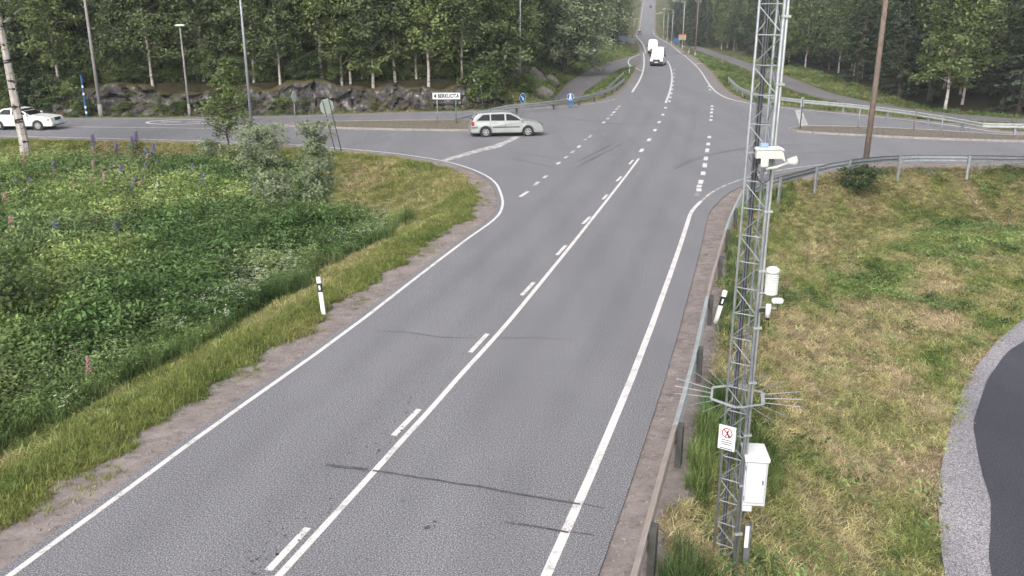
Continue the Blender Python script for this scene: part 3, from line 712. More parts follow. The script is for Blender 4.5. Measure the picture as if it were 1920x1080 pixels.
guardrail('guardrail', 'long grey guardrail behind the silver estate car', FLRAIL, lambda x, y: -0.05, 0.75, 1, 4.0, (M_GALV,), M_POSTDK, 1, (0.12, 0.12), True)
FLRAIL2 = smooth(GL([(1138, 165), (1154, 149), (1170, 135)], .7), 1)
guardrail('guardrail', 'short brown tinted guardrail between the cycle path and the main road', FLRAIL2, lambda x, y: -0.05, 0.75, 1, 4.0, (M_RUSTY, M_GALV), M_POSTDK, 1, (0.12, 0.12))
FRRAIL = smooth(GL([(1366, 146), (1380, 161), (1395, 169.5), (1410, 175.5), (1445, 181.5), (1500, 188.5), (1537, 192), (1627, 200), (1746, 216), (1880, 240)], .7) + [(60, 54.7)], 1)
guardrail('guardrail', 'pale double beam guardrail along the far side of the right side road', FRRAIL, lambda x, y: -0.05, 0.85, 1, 4.0, (M_GALVL,), M_GALV, 1, (0.12, 0.12))

# ------------------------------------------------------------------ rock cutting and boulders
def rock_cutting():
    base = resample(smooth([p for p in offset(FL_EDGE, 2.45) if -46 < p[0] < 3], 1), 0.22)
    n = len(base); S = np.cumsum([0] + [math.dist(a, b) for a, b in zip(base, base[1:])]); LEN = S[-1]
    nv = 22
    r2 = np.random.default_rng(5)
    # fractured blocks: Voronoi cells in (along, up)
    nc = 150; cs = np.stack([r2.uniform(-1, LEN + 1, nc), r2.uniform(-0.4, 3.2, nc)], 1); off = r2.uniform(-0.30, 0.34, nc); tilt = r2.uniform(-0.22, 0.22, (nc, 2))
    mb = MB()
    for i in range(n):
        bx, by = base[i]; a = base[max(i - 1, 0)]; b = base[min(i + 1, n - 1)]
        tx, ty = b[0] - a[0], b[1] - a[1]; L = math.hypot(tx, ty); nx, ny = -ty / L, tx / L     # into the hill
        s = S[i]
        prof = 2.0 + 0.3 * math.sin(s * 0.37) + 0.22 * math.sin(s * 0.9 + 1) + 0.12 * math.sin(s * 2.3)
        prof *= 0.12 + 0.88 * float(sst(-44, -31, bx)) * (1 - 0.85 * float(sst(-5.5, 1.5, bx)))
        for j in range(nv):
            t = j / (nv - 1)
            if t < 0.8:
                u = t / 0.8; z = u * prof; back = 0.30 * u + 0.12 * u * u
            else:
                u = (t - 0.8) / 0.2; z = prof + 0.10 * u; back = 0.42 + 1.9 * u
            d = ((cs[:, 0] - s) / 1.25) ** 2 + (cs[:, 1] - z) ** 2
            o1, o2 = np.argpartition(d, 1)[:2]
            if d[o1] > d[o2]: o1, o2 = o2, o1
            f = math.sqrt(d[o2]) - math.sqrt(d[o1])
            cell = off[o1] + tilt[o1, 0] * (s - cs[o1, 0]) + tilt[o1, 1] * (z - cs[o1, 1])
            crk = max(0, 1 - f / 0.10) * 0.20
            amp = min(1, u * 3 + 0.2) if t < 0.8 else 1 - u
            dd = back + (cell * -1 + crk) * amp + 0.05 * math.sin(s * 7 + z * 5) * amp
            zz = z + (0.15 * cell * amp if t > 0.4 else 0)
            mb.v.append((bx + nx * dd, by + ny * dd, zz - 0.06))
    for i in range(n - 1):
        for j in range(nv - 1): mb.f.append((i * nv + j, (i + 1) * nv + j, (i + 1) * nv + j + 1, i * nv + j + 1))
    o = mb.build('rock_cutting', M_ROCK); tag(o, 'long mossy granite rock face beside the left side road', 'rock face')
    return o, base
rock, rock_base = rock_cutting()
def stone_mesh(name, seed, mat, sub=2):
    bm = bmesh.new(); bmesh.ops.create_icosphere(bm, subdivisions=sub, radius=1.0); r = random.Random(seed)
    planes = [(Vector((r.uniform(-1, 1), r.uniform(-1, 1), r.uniform(-.6, 1))).normalized(), r.uniform(0.55, 0.85)) for _ in range(11)]
    for v in bm.verts:
        for nrm, d in planes:
            k = v.co.dot(nrm) - d
            if k > 0: v.co -= nrm * k * 0.92
        v.co += Vector((r.uniform(-1, 1), r.uniform(-1, 1), r.uniform(-1, 1))) * 0.03
    me = bpy.data.meshes.new(name); bm.to_mesh(me); bm.free(); me.materials.append(mat); return me
STM = [stone_mesh('stone', k, M_ROCK, 2) for k in range(5)]
for k in range(46):
    i = rnd.randrange(8, len(rock_base) - 25); p = rock_base[i]
    s = rnd.uniform(0.16, 0.42)
    o = inst('stone', rnd.choice(STM), rock, (p[0], p[1] + rnd.uniform(-0.25, 0.35), s * 0.3)); o.scale = (s * rnd.uniform(1, 1.6), s, s * rnd.uniform(.6, 1)); o.rotation_euler = (rnd.uniform(-.3, .3), rnd.uniform(-.3, .3), rnd.uniform(0, 6))
STP = [stone_mesh('boulder', 20 + k, M_ROCKP, 3) for k in range(4)]
for k, (px, py, s, sz, lab) in enumerate(((968, 174, 1.0, .75, 'pale pinkish boulder at the left foot of the lamp post by the guardrail'), (1000, 170, 1.45, .85, 'largest grey brown boulder between the lamp post and the cycle path'), (1030, 162, 1.0, .95, 'angular grey boulder highest beside the cycle path'),
                                       (1012, 184, 1.2, .7, 'low boulder just behind the long guardrail'), (985, 186, .9, .6, 'small boulder right at the lamp post base'), (952, 184, 1.0, .6, 'brown boulder at the right end of the mossy rock face'))):
    x, y = G(px, py + 4); o = inst('boulder', STP[k % 4], None, (x, y, ground(x, y) + s * sz * 0.35)); o.scale = (s * 1.2, s, s * sz); o.rotation_euler = (0, 0, k * 1.3); tag(o, lab, 'boulder')

# ------------------------------------------------------------------ foliage builders
def leaf_cards(name, C, size, mat, tint, r, flat=0.0, aspect=0.6, N=None):
    """one rhombus per leaf spray"""
    n = len(C)
    nrm = r.normal(size=(n, 3)); nrm[:, 2] += flat * 2
    if N is not None: nrm = nrm * 0.6 + N
    nrm /= np.linalg.norm(nrm, axis=1, keepdims=True) + 1e-9
    a = np.cross(nrm, r.normal(size=(n, 3))); a /= np.linalg.norm(a, axis=1, keepdims=True) + 1e-9
    b = np.cross(nrm, a)
    s = np.asarray(size).reshape(-1, 1)
    V = np.stack([C - a * s, C + b * s * aspect + nrm * s * 0.15, C + a * s, C - b * s * aspect + nrm * s * 0.15], 1).reshape(-1, 3)
    Q = np.arange(4 * n).reshape(-1, 4)
    me = np_mesh(name, V, Q, mat, False); fattr(me, 'tint', np.repeat(tint, 4)); return me
def tree_proto(kind, seed, H, R, n, leaf, mat, barkm, tr=0.16, low=0.25, branches=34, name='crown', bunch=26):
    """returns (trunk mesh, crown mesh); crown built on limbs so clumps and gaps follow the branches"""
    r = np.random.default_rng(seed); mb = MB()
    lean = r.normal(size=2) * 0.035 * H; k = 9
    tp = [Vector((lean[0] * (i / k) ** 1.6 + 0.06 * math.sin(i * 1.7 + seed) * (i > 0), lean[1] * (i / k) ** 1.6 + 0.06 * math.cos(i * 2.1 + seed) * (i > 0), H * 0.97 * i / k)) for i in range(k + 1)]
    tp[0].z = -0.4
    mb.tube(tp, [tr * (1.25 if i == 0 else (1 - 0.92 * i / k)) + 0.012 for i in range(k + 1)], 7)
    def trunk_at(t):
        f = t * k; i = min(int(f), k - 1); return tp[i].lerp(tp[i + 1], f - i)
    cs, ts, ns = [], [], []
    per = n // branches
    for bi in range(branches):
        t = low + (1 - low) * ((bi + r.uniform(0, 1)) / branches) ** 0.9
        az = bi * 2.4 + r.uniform(-.5, .5)
        u = (t - low) / (1 - low)
        if kind == 'birch': prof, up = (0.55 + 0.45 * math.sin(math.pi * min(1, u * 1.05 + 0.12))) * (1 - 0.75 * u ** 2.2), 0.55
        elif kind == 'round': prof, up = math.sqrt(max(0.02, 1 - (2 * u - 0.75) ** 2 / 1.6)) * (1 if u < .8 else 1 - (u - .8) * 2.2), 0.45
        elif kind == 'spruce': prof, up = (1 - u) ** 0.85 + 0.05, -0.22
        else: prof, up = 0.5 + 0.5 * math.sin(math.pi * (0.15 + 0.8 * u)), 0.5
        Lb = R * prof * r.uniform(0.72, 1.15)
        o = trunk_at(t * 0.98); d = Vector((math.cos(az), math.sin(az), up * r.uniform(.5, 1.3))).normalized()
        tip = o + d * Lb; mid = o + d * Lb * 0.5 + Vector((0, 0, 0.08 * Lb if kind != 'spruce' else -0.02 * Lb))
        if kind == 'birch': tip.z -= 0.18 * Lb
        if kind == 'spruce': tip.z += 0.06 * Lb
        mb.tube([o, mid, tip], [tr * 0.28 * (1 - 0.6 * u) + 0.008, tr * 0.16 * (1 - 0.6 * u) + 0.006, 0.006], 4, False)
        q = r.uniform(0.22, 1.05, per) ** 0.75
        P = np.array(o)[None] * 0 + np.where(q[:, None] < 0.5, np.array(o) + (np.array(mid) - np.array(o)) * (q[:, None] * 2), np.array(mid) + (np.array(tip) - np.array(mid)) * (q[:, None] * 2 - 1))
        # leaves hang in bunches along the limb
        nb_ = max(2, per // bunch); bc = r.integers(0, nb_, per); bo = r.normal(size=(nb_, 3)) * np.array([1, 1, .6]) * (0.16 * Lb + 0.10)
        bq = r.uniform(0.25, 1.05, nb_)
        Pb = np.where(bq[:, None] < 0.5, np.array(o) + (np.array(mid) - np.array(o)) * (bq[:, None] * 2), np.array(mid) + (np.array(tip) - np.array(mid)) * (bq[:, None] * 2 - 1))
        P = Pb[bc] + bo[bc] + r.normal(size=(per, 3)) * (leaf * 1.35 + 0.05 * Lb) * np.array([1, 1, .75])
        if kind == 'spruce':
            side = r.normal(size=per) * 0.16 * Lb * (1.1 - q); P = np.array(o) + np.outer(q, np.array(tip) - np.array(o)) + np.outer(side, [-d.y, d.x, 0]); P[:, 2] -= np.abs(r.normal(size=per)) * 0.12 * R * 0.4 + 0.10 * np.abs(side)
        cs.append(P); bt = r.uniform(0.0, 0.55, nb_)[bc] if kind != 'spruce' else np.full(per, r.uniform(.1, .5))
        ts.append(bt + r.uniform(0, 0.45, per)); ns.append(np.tile(np.array([d.x * .5, d.y * .5, 0.7]), (per, 1)))
    C = np.concatenate(cs); T = np.clip(np.concatenate(ts), 0, 1); Nn = np.concatenate(ns)
    me = leaf_cards(name, C, leaf * r.uniform(0.6, 1.35, len(C)), mat, T, r, 0.3, 0.62, Nn)
    return mb.mesh('trunk', barkm), me
P_BIRCH = [tree_proto('birch', 30 + k, 13.0, 2.7, 9000, 0.145, M_BIRCHL, M_BARKB, 0.105, 0.13 + 0.04 * (k % 3), 50) for k in range(4)]
P_ALDER = [tree_proto('round', 50 + k, 11.0, 3.0, 7600, 0.155, M_ALDERL, M_BARK, 0.15, 0.10 + 0.04 * k, 44) for k in range(3)]
P_SPRUCE = [tree_proto('spruce', 60 + k, 16.0, 3.0, 8000, 0.17, M_SPRUCEL, M_BARK, 0.20, 0.06, 90) for k in range(2)]
P_SHRUB = [tree_proto('bush', 70 + k, 2.6, 1.25, 3000, 0.085, M_DARKL, M_BARK, 0.035, 0.05, 26, 'foliage') for k in range(2)]
P_YOUNG = [tree_proto('bush', 85 + k, 6.0, 1.9, 5200, 0.12, M_BIRCHL, M_BARKB, 0.06, 0.06, 40) for k in range(3)]
P_SHRUB2 = [tree_proto('bush', 75 + k, 3.0, 1.4, 3200, 0.09, M_BIRCHL, M_BARK, 0.035, 0.05, 26, 'foliage') for k in range(2)]
TREE_N = [0]
def plant(proto, name, x, y, s, label, cat, group=None, z=None, sx=1.0, crown='crown', stem='trunk'):
    zz = ground(x, y) if z is None else z
    t = empty(name, (x, y, zz - 0.05), rnd.uniform(0, 6.28), label, cat, group); t.scale = (s * sx, s * sx, s)
    inst(stem, proto[0], t); inst(crown, proto[1], t); TREE_N[0] += 1
    return t

# ------------------------------------------------------------------ forest
placed = []
def free(x, y, d):
    for a, b in placed:
        if (a - x) ** 2 + (b - y) ** 2 < d * d: return False
    placed.append((x, y)); return True
# birches with pale trunks standing on the ledge of the rock cutting
LEDGE = sorted(((236, .95), (286, .9), (382, .9), (604, 1.1), (641, .85), (657, .8), (678, .75), (699, 1.0), (741, 1.0), (781, .85), (803, 1.05), (866, .9), (112, .9), (525, .8), (476, .9)))
ORD = ('leftmost', 'second', 'third', 'fourth', 'fifth', 'sixth', 'seventh', 'eighth', 'ninth', 'tenth', 'eleventh', 'twelfth', 'thirteenth', 'fourteenth', 'rightmost')
fe = [p for p in FL_EDGE if p[0] < 11]
for k, (px, s) in enumerate(LEDGE):
    y = 70.0
    for _ in range(6):
        x = (px - 960) / FPX * (y * CP + 5 * SP); y = float(np.interp(x, [p[0] for p in fe], [p[1] for p in fe])) + 4.55 + 0.5 * math.sin(k * 2.3)
    placed.append((x, y)); plant(P_BIRCH[k % 4], 'birch_tree', x, y, s, 'slender pale trunked birch on the rock ledge, ' + (ORD[k] + ' of its row' if k in (0, 14) else ORD[k] + ' from the left'), 'tree', 'birches on the rock ledge')
# boundaries by region
def fill(n_try, xr, yr, cond, dmin, chooser):
    for _ in range(n_try):
        x = rnd.uniform(*xr); y = rnd.uniform(*yr)
        if not cond(x, y): continue
        if not free(x, y, dmin): continue
        chooser(x, y)
_c = {}
def fcached(X, Y):
    return fields(np.array(X), np.array(Y))
def cand(n, xr, yr):
    X = NP.uniform(*xr, n); Y = NP.uniform(*yr, n); F = fields(X, Y); return X, Y, F
def in_view(x, y, pad=6.0):
    z = y * CP; return abs(x) < z * (960 / FPX) * 1.05 + pad
X, Y, F_ = cand(2600, (-72, 14), (68, 112))
nA = 0
for x, y, sa_, sp, rg, h in zip(X, Y, F_['sa'], F_['spl'], F_['reg'], F_['h']):
    d = min(sa_, sp)
    east = x > 0.10 * (y - 75) + 1
    if rg != 2 or not in_view(x, y) or d < (4.6 if not east else 7.0) or sa_ > 34: continue
    if not free(x, y, 2.7 if d < 14 else 3.6): continue
    q = rnd.random(); nA += 1
    if sa_ > 12 and q < 0.42: plant(rnd.choice(P_SPRUCE), 'spruce_tree', x, y, rnd.uniform(.85, 1.25), 'dark spruce deep in the forest behind the rock face', 'tree', 'spruces behind the rock face', h)
    elif q < 0.72: plant(rnd.choice(P_BIRCH), 'birch_tree', x, y, rnd.uniform(.8, 1.3), 'leafy birch in the forest behind the rock face', 'tree', 'birches behind the rock face', h)
    else: plant(rnd.choice(P_ALDER), 'alder_tree', x, y, rnd.uniform(.75, 1.2), 'dark broadleaf tree in the forest behind the rock face', 'tree', 'broadleaf trees behind the rock face', h)
X, Y, F_ = cand(1400, (-70, 6), (68, 92)); ply = []
for x, y, sa_, sp, rg, h in zip(X, Y, F_['sa'], F_['spl'], F_['reg'], F_['h']):
    if rg != 2 or not in_view(x, y) or not (5.6 < sa_ < 13) or sp < 6: continue
    if any((a - x) ** 2 + (b - y) ** 2 < 4.4 for a, b in ply): continue
    ply.append((x, y)); plant(rnd.choice(P_YOUNG), 'young_birch', x, y, rnd.uniform(.6, 1.2), 'bushy young birch between the trunks above the rock face', 'tree', 'young birches above the rock face', h)
    if len(ply) > 75: break
# undergrowth shrubs at the forest edge
X, Y, F_ = cand(1500, (-70, 8), (66, 90)); pl2 = []
for x, y, sa_, sp, rg, h in zip(X, Y, F_['sa'], F_['spl'], F_['reg'], F_['h']):
    d = min(sa_, sp)
    if rg != 2 or not in_view(x, y) or not (4.0 < d < 13): continue
    if any((a - x) ** 2 + (b - y) ** 2 < 2.6 for a, b in pl2): continue
    if -33 < x < -6 and d < 7 and rnd.random() < 0.6: continue
    pl2.append((x, y)); plant(rnd.choice(P_SHRUB if rnd.random() < .6 else P_SHRUB2), 'shrub', x, y, rnd.uniform(.5, 1.15), 'leafy shrub in the undergrowth along the forest edge', 'shrub', 'undergrowth shrubs at the forest edge', h, 1.2, 'foliage', 'stem')
    if len(pl2) > 60: break
X, Y, F_ = cand(900, (-46, 2), (66, 80)); lip = []
for x, y, sa_, rg, h in zip(X, Y, F_['sa'], F_['reg'], F_['h']):
    if rg != 2 or not (3.7 < sa_ < 5.6) or not in_view(x, y) or any((a - x) ** 2 + (b - y) ** 2 < 1.3 for a, b in lip): continue
    lip.append((x, y)); plant(rnd.choice(P_SHRUB2 + P_SHRUB), 'shrub', x, y, rnd.uniform(.4, .95), 'small leafy shrub on the lip of the rock face', 'shrub', 'small shrubs on the rock lip', h, 1.25, 'foliage', 'stem')
    if len(lip) > 40: break
X, Y, F_ = cand(700, (-44, 0), (64, 76)); ft = []
for x, y, sa_, rg, h in zip(X, Y, F_['sa'], F_['reg'], F_['h']):
    if rg != 2 or not (1.9 < sa_ < 2.5) or not in_view(x, y) or any((a - x) ** 2 + (b - y) ** 2 < 2.0 for a, b in ft): continue
    ft.append((x, y)); plant(rnd.choice(P_SHRUB2 + P_SHRUB), 'weed_clump', x, y, rnd.uniform(.2, .48), 'low weed clump on the verge at the foot of the rock face', 'weeds', 'weed clumps below the rock face', max(h, -.05), 1.5, 'foliage', 'stem')
    if len(ft) > 16: break
FOOT = {5: 'roadside shrub farthest left behind the white saloon car', 30: 'roadside shrub behind the birch trunk and white saloon car', 75: 'low roadside shrub behind the nose of the white saloon car', 84: 'tall roadside shrub just right of the white saloon car', 118: 'roadside shrub left of the banded marker pole',
        420: 'shrub against the rock face behind the birch sapling', 560: 'small shrub against the rock face above the tip of the island', 600: 'small shrub against the rock face behind the tilted sign', 900: 'shrub behind the leaning street name post', 925: 'tall shrub right of the leaning street name post', 950: 'shrub left of the boulders and lamp post'}
for px, py, s in ((420, 190, .7), (30, 206, 1.2), (75, 208, 1.0), (118, 208, .8), (5, 205, 1.4), (84, 200, 1.3), (560, 186, .8), (600, 186, .75), (900, 196, 1.2), (925, 190, 1.5), (950, 182, 1.3)):
    x, y = G(px, py, 0.4); y += 1.2; plant(rnd.choice(P_SHRUB + P_SHRUB2), 'shrub', x, y, s, FOOT[px], 'shrub', None, None, 1.15, 'foliage', 'stem')
# the big rounded willow and its neighbours beside the cycle path
wil = [tree_proto('round', 90 + k, 10.5, 5.6, 26000, 0.16, M_DOMEL if k == 0 else M_ALDERL, M_BARK, 0.3, 0.06, 70, 'crown', 75) for k in range(2)]
x, y = G(1062, 132); x, y = x - 1.0, 113.0
plant(wil[0], 'willow_tree', x, y, 1.15, 'big dome shaped grey green willow above the cycle path', 'tree', None, None, 1.05); placed.append((x, y))
plant(wil[1], 'broadleaf_tree', x - 7.5, y - 9, .92, 'dark spreading broadleaf tree left of the dome shaped willow', 'tree')
plant(wil[1], 'broadleaf_tree', x + 3.0, y + 22, .85, 'dark spreading broadleaf tree behind the dome shaped willow', 'tree')
plant(P_ALDER[0], 'alder_tree', 0.2, 80.0, .85, 'leafy roadside tree left of the lamp post by the boulders', 'tree')
plant(P_ALDER[1], 'alder_tree', -2.6, 77.5, .8, 'bushy tree at the right end of the rock face', 'tree')
for x, y in ((-5, 101), (0, 106), (9.5, 125)): placed.append((x, y))
X, Y, F_ = cand(2500, (-14, 60), (98, 400))
for x, y, sa_, sp, rg, h in zip(X, Y, F_['sa'], F_['spl'], F_['reg'], F_['h']):
    d = min(sa_, sp)
    if rg != 2 or d < (9 if y < 190 else 5.5) or d > 26: continue
    if 104 < y < 131 and d < 16: continue
    if not free(x, y, 3.6 if d < 16 else 5.5): continue
    q = rnd.random()
    if q < .35: plant(rnd.choice(P_SPRUCE), 'spruce_tree', x, y, rnd.uniform(.8, 1.1), 'spruce along the left of the distant main road', 'tree', 'spruces left of the distant road', h)
    elif q < .75: plant(rnd.choice(P_BIRCH), 'birch_tree', x, y, rnd.uniform(.9, 1.3), 'birch along the left of the distant main road', 'tree', 'birches left of the distant road', h)
    else: plant(rnd.choice(P_ALDER), 'alder_tree', x, y, rnd.uniform(.8, 1.3), 'broadleaf tree along the left of the distant main road', 'tree', 'broadleaf trees left of the distant road', h)
# right of the main road
X, Y, F_ = cand(4200, (24, 125), (60, 400))
for x, y, sa_, sp, rg, h in zip(X, Y, F_['sa'], F_['spr'], F_['reg'], F_['h']):
    if rg != 3 or not in_view(x, y): continue
    lo = 19 if y < 150 else (15 if y < 230 else 6)
    if sa_ < lo or sp < 4 or sa_ > lo + 17: continue
    if not free(x, y, 3.4 if sa_ < lo + 10 else 5.0): continue
    q = rnd.random()
    if q < .35: plant(rnd.choice(P_SPRUCE), 'spruce_tree', x, y, rnd.uniform(.8, 1.15), 'spruce in the wood right of the main road', 'tree', 'spruces right of the main road', h)
    elif q < .72: plant(rnd.choice(P_BIRCH), 'birch_tree', x, y, rnd.uniform(.9, 1.3), 'birch in the wood right of the main road', 'tree', 'birches right of the main road', h)
    else: plant(rnd.choice(P_ALDER), 'alder_tree', x, y, rnd.uniform(.8, 1.3), 'broadleaf tree in the wood right of the main road', 'tree', 'broadleaf trees right of the main road', h)
print('TREES', TREE_N[0])

# ------------------------------------------------------------------ scattered ground cover (geometry nodes over a cloud of points)
def scatter(name, pts, rot, scl, protos, label, cat):
    me = bpy.data.meshes.new(name); me.vertices.add(len(pts)); me.vertices.foreach_set('co', np.asarray(pts, np.float32).ravel())
    a = me.attributes.new('rot', 'FLOAT_VECTOR', 'POINT'); a.data.foreach_set('vector', np.asarray(rot, np.float32).ravel())
    a = me.attributes.new('scl', 'FLOAT_VECTOR', 'POINT'); a.data.foreach_set('vector', np.asarray(scl, np.float32).ravel())
    a = me.attributes.new('idx', 'INT', 'POINT'); a.data.foreach_set('value', NP.integers(0, len(protos), len(pts)).astype(np.int32))
    fattr(me, 'sw', sward(pts[:, 0], pts[:, 1])); fattr(me, 'pt', patchy(pts[:, 0], pts[:, 1]))
    o = bpy.data.objects.new(name, me); COL.objects.link(o); tag(o, label, cat, None, 'stuff')
    c = bpy.data.collections.new(name + '_kit')
    for k, p in enumerate(protos):
        q = bpy.data.objects.new('%s_kit_%02d' % (name, k), p); c.objects.link(q)
    ng = bpy.data.node_groups.new(name, 'GeometryNodeTree')
    ng.interface.new_socket('Geometry', in_out='INPUT', socket_type='NodeSocketGeometry'); ng.interface.new_socket('Geometry', in_out='OUTPUT', socket_type='NodeSocketGeometry')
    gi = ng.nodes.new('NodeGroupInput'); go = ng.nodes.new('NodeGroupOutput')
    ip = ng.nodes.new('GeometryNodeInstanceOnPoints'); ci = ng.nodes.new('GeometryNodeCollectionInfo')
    ci.inputs['Collection'].default_value = c; ci.inputs['Separate Children'].default_value = True; ci.inputs['Reset Children'].default_value = True
    ip.inputs['Pick Instance'].default_value = True
    def na(nm, t):
        q = ng.nodes.new('GeometryNodeInputNamedAttribute'); q.data_type = t; q.inputs['Name'].default_value = nm; return q.outputs['Attribute']
    L = ng.links.new
    L(gi.outputs[0], ip.inputs['Points']); L(ci.outputs[0], ip.inputs['Instance']); L(na('idx', 'INT'), ip.inputs['Instance Index'])
    L(na('rot', 'FLOAT_VECTOR'), ip.inputs['Rotation']); L(na('scl', 'FLOAT_VECTOR'), ip.inputs['Scale']); L(ip.outputs[0], go.inputs[0])
    md = o.modifiers.new('scatter', 'NODES'); md.node_group = ng
    return o
def tuft(seed, n, hgt, spread, lie, wid, mat, name='tuft'):
    r = np.random.default_rng(seed); V = []; Q = []; T = []
    for i in range(n):
        az = r.uniform(0, 6.28); rad = spread * math.sqrt(r.uniform()); bx, by = rad * math.cos(az), rad * math.sin(az)
        L = hgt * r.uniform(.5, 1.2); a2 = r.uniform(0, 6.28); el = math.radians(r.uniform(*lie)); d = np.array([math.cos(a2) * math.cos(el), math.sin(a2) * math.cos(el), math.sin(el)])
        s = np.array([-math.sin(a2), math.cos(a2), 0]) * wid / 2
        p0 = np.array([bx, by, 0.0 if lie[0] > 20 else r.uniform(0, .04)]); p1 = p0 + d * L * .55; p2 = p0 + d * L; p2 = p2 + np.array([d[0], d[1], -0.8]) * L * 0.18
        k = len(V); V += [p0 - s, p0 + s, p1 + s * .8, p1 - s * .8, p2 + s * .15, p2 - s * .15]; Q += [(k, k + 1, k + 2, k + 3), (k + 3, k + 2, k + 4, k + 5)]; T += [r.uniform()] * 6
    me = np_mesh(name, np.array(V), np.array(Q), mat, False); fattr(me, 'tint', T); return me
def herb(seed, n, hgt, spread, leaf, mat):
    r = np.random.default_rng(seed)
    C = np.stack([r.normal(size=n) * spread * .5, r.normal(size=n) * spread * .5, hgt * (0.15 + 0.85 * r.uniform(size=n) ** 0.6)], 1)
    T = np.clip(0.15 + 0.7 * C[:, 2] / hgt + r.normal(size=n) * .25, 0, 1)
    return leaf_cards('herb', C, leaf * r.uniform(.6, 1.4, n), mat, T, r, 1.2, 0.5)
T_HAY = [tuft(k, 28, 0.17, 0.14, (3, 50), 0.010, M_HAY) for k in range(5)]
T_VERGE = [tuft(10 + k, 24, 0.13, 0.13, (25, 80), 0.010, M_VERGE) for k in range(5)]
T_TALL = [tuft(20 + k, 30, 0.55, 0.14, (55, 88), 0.011, M_LUSH) for k in range(4)]
T_MID = [tuft(30 + k, 26, 0.30, 0.16, (40, 85), 0.012, M_LUSH) for k in range(4)]
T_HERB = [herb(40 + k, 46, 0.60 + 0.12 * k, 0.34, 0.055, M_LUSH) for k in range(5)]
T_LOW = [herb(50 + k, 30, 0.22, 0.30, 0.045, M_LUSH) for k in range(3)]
def umbel(seed):
    r = np.random.default_rng(seed); mb = MB()
    for i in range(9):
        a, b = r.normal(size=2) * 0.16; z = r.uniform(.65, .95)
        for j in range(5):
            c, d = r.normal(size=2) * 0.035; e = 0.018
            mb.add([(a + c - e, b + d, z), (a + c, b + d - e, z + .006), (a + c + e, b + d, z), (a + c, b + d + e, z + .006)], [(0, 1, 2, 3)])
    return mb.mesh('umbel', M_UMBEL)
T_UMB = [umbel(k) for k in range(3)]
def cloud(n, xr, yr):
    X = NP.uniform(*xr, n); Y = NP.uniform(*yr, n); F = fields(X, Y); return X, Y, F
def seen(X, Y):
    return np.abs(X) < (Y * CP + 3) * (960 / FPX) * 1.04 + 1.0
def emit(name, X, Y, Z, keep, protos, label, cat, s0=.7, s1=1.3, tilt=.15, zs=1.0, mul=None):
    k = np.nonzero(keep)[0]; n = len(k)
    P = np.stack([X[k], Y[k], Z[k] - 0.005], 1); R = np.stack([NP.normal(size=n) * tilt, NP.normal(size=n) * tilt, NP.uniform(0, 6.28, n)], 1)
    s = NP.uniform(s0, s1, n) * (1.0 if mul is None else mul[k]); S = np.stack([s, s, s * zs * NP.uniform(.8, 1.2, n)], 1)
    print('SCATTER', name, n); return scatter(name, P, R, S, protos, label, cat)
# near right bank: mown hay, green streaks, tall grass by the rail and mast
X, Y, F_ = cloud(150000, (0.5, 36), (6.5, 47)); sa, h = F_['sa'], F_['h']
r1 = (F_['reg'] == 1) & seen(X, Y) & (F_['spn'] > 0.02 - 0.35 * nz(X, Y, 1.5) * NP.uniform(size=len(X))) & (sa > 1.0 + 0.35 * nz(X, Y, 1.3, 2))
rail_d = sdf(NEARRAIL + NEARRAIL[::-1], X, Y); rail_d = np.abs(rail_d)
emit('mown_grass', X, Y, h, r1 & (NP.uniform(size=len(X)) < np.clip(26.0 / np.maximum(Y, 9), .5, .8)), T_HAY, 'mown dry grass lying on the bank right of the guardrail', 'grass', .6, 1.3, .2)
grn = nz(X, Y, 0.35, 3.0) + 0.5 * nz(X, Y, 1.1, 1.0)
emit('bank_herbs', X, Y, h, r1 & (NP.uniform(size=len(X)) < 0.24 * sst(0.15, 1.0, grn + 0.035 * (X - 9) - 0.012 * (Y - 20)) + 0.012), T_LOW, 'low green weeds growing through the mown bank', 'weeds', .6, 1.3)
X, Y, F_ = cloud(170000, (1, 13), (7, 46)); sa, h = F_['sa'], F_['h']
tl = (F_['reg'] == 1) & (sa > 0.9) & (sa < 2.6) & (NP.uniform(size=len(X)) < 0.55 * sst(2.5, 1.1, sa) * np.where(Y < 15, 1.0, 0.22) * sst(-0.5, 0.4, nz(X, Y, 0.8, 5.0)))
emit('tall_grass', X, Y, h, tl, T_TALL + T_MID, 'tall green grass behind the near guardrail and round the lattice mast', 'grass', .5, 1.15)
# verge tufts of the left field, mown corner and the meadow
X, Y, F_ = cloud(330000, (-40, 1), (8, 56)); sa, h = F_['sa'], F_['h']; mw = meadow_w(X, Y, sa)
r0 = (F_['reg'] == 0) & seen(X, Y)
u = NP.uniform(size=len(X)); thin = np.clip(26.0 / np.maximum(Y, 10), .45, 1.0)
emit('verge_grass', X, Y, h, r0 & (sa > 0.92 + 0.35 * nz(X, Y, 1.3, 2) + 0.25 * nz(X, Y, 4.0, 1)) & (sa < 30) & (mw < 0.5) & (u < thin), T_VERGE, 'short yellowish green grass of the left verge and junction corner', 'grass', .7, 1.4)
emit('shoulder_tufts', X, Y, h, r0 & (sa > .3) & (sa < 1.3) & (u < .22 * sst(-.1, .6, nz(X, Y, 1.1, 4.0))), T_VERGE, 'sparse grass tufts growing in the left gravel shoulder', 'grass', .4, .9)
emit('cut_stalks', X, Y, h, r0 & (sa > 2.0) & (mw < 0.5) & ((Y > 30) | (sa > 2.2)) & (u > .72), T_HAY, 'cut straw lying on the grass corner left of the junction', 'straw', .6, 1.3, .3)
emit('meadow_herbs', X, Y, h, r0 & (mw >= 0.5) & (u < 0.62 * thin), T_HERB, 'dense green meadow herbs filling the left field', 'meadow', .7, 1.35, .15, 1.0, .45 + .55 * sst(3.2, 6.5, sa + .8 * nz(X, Y, 1.2)))
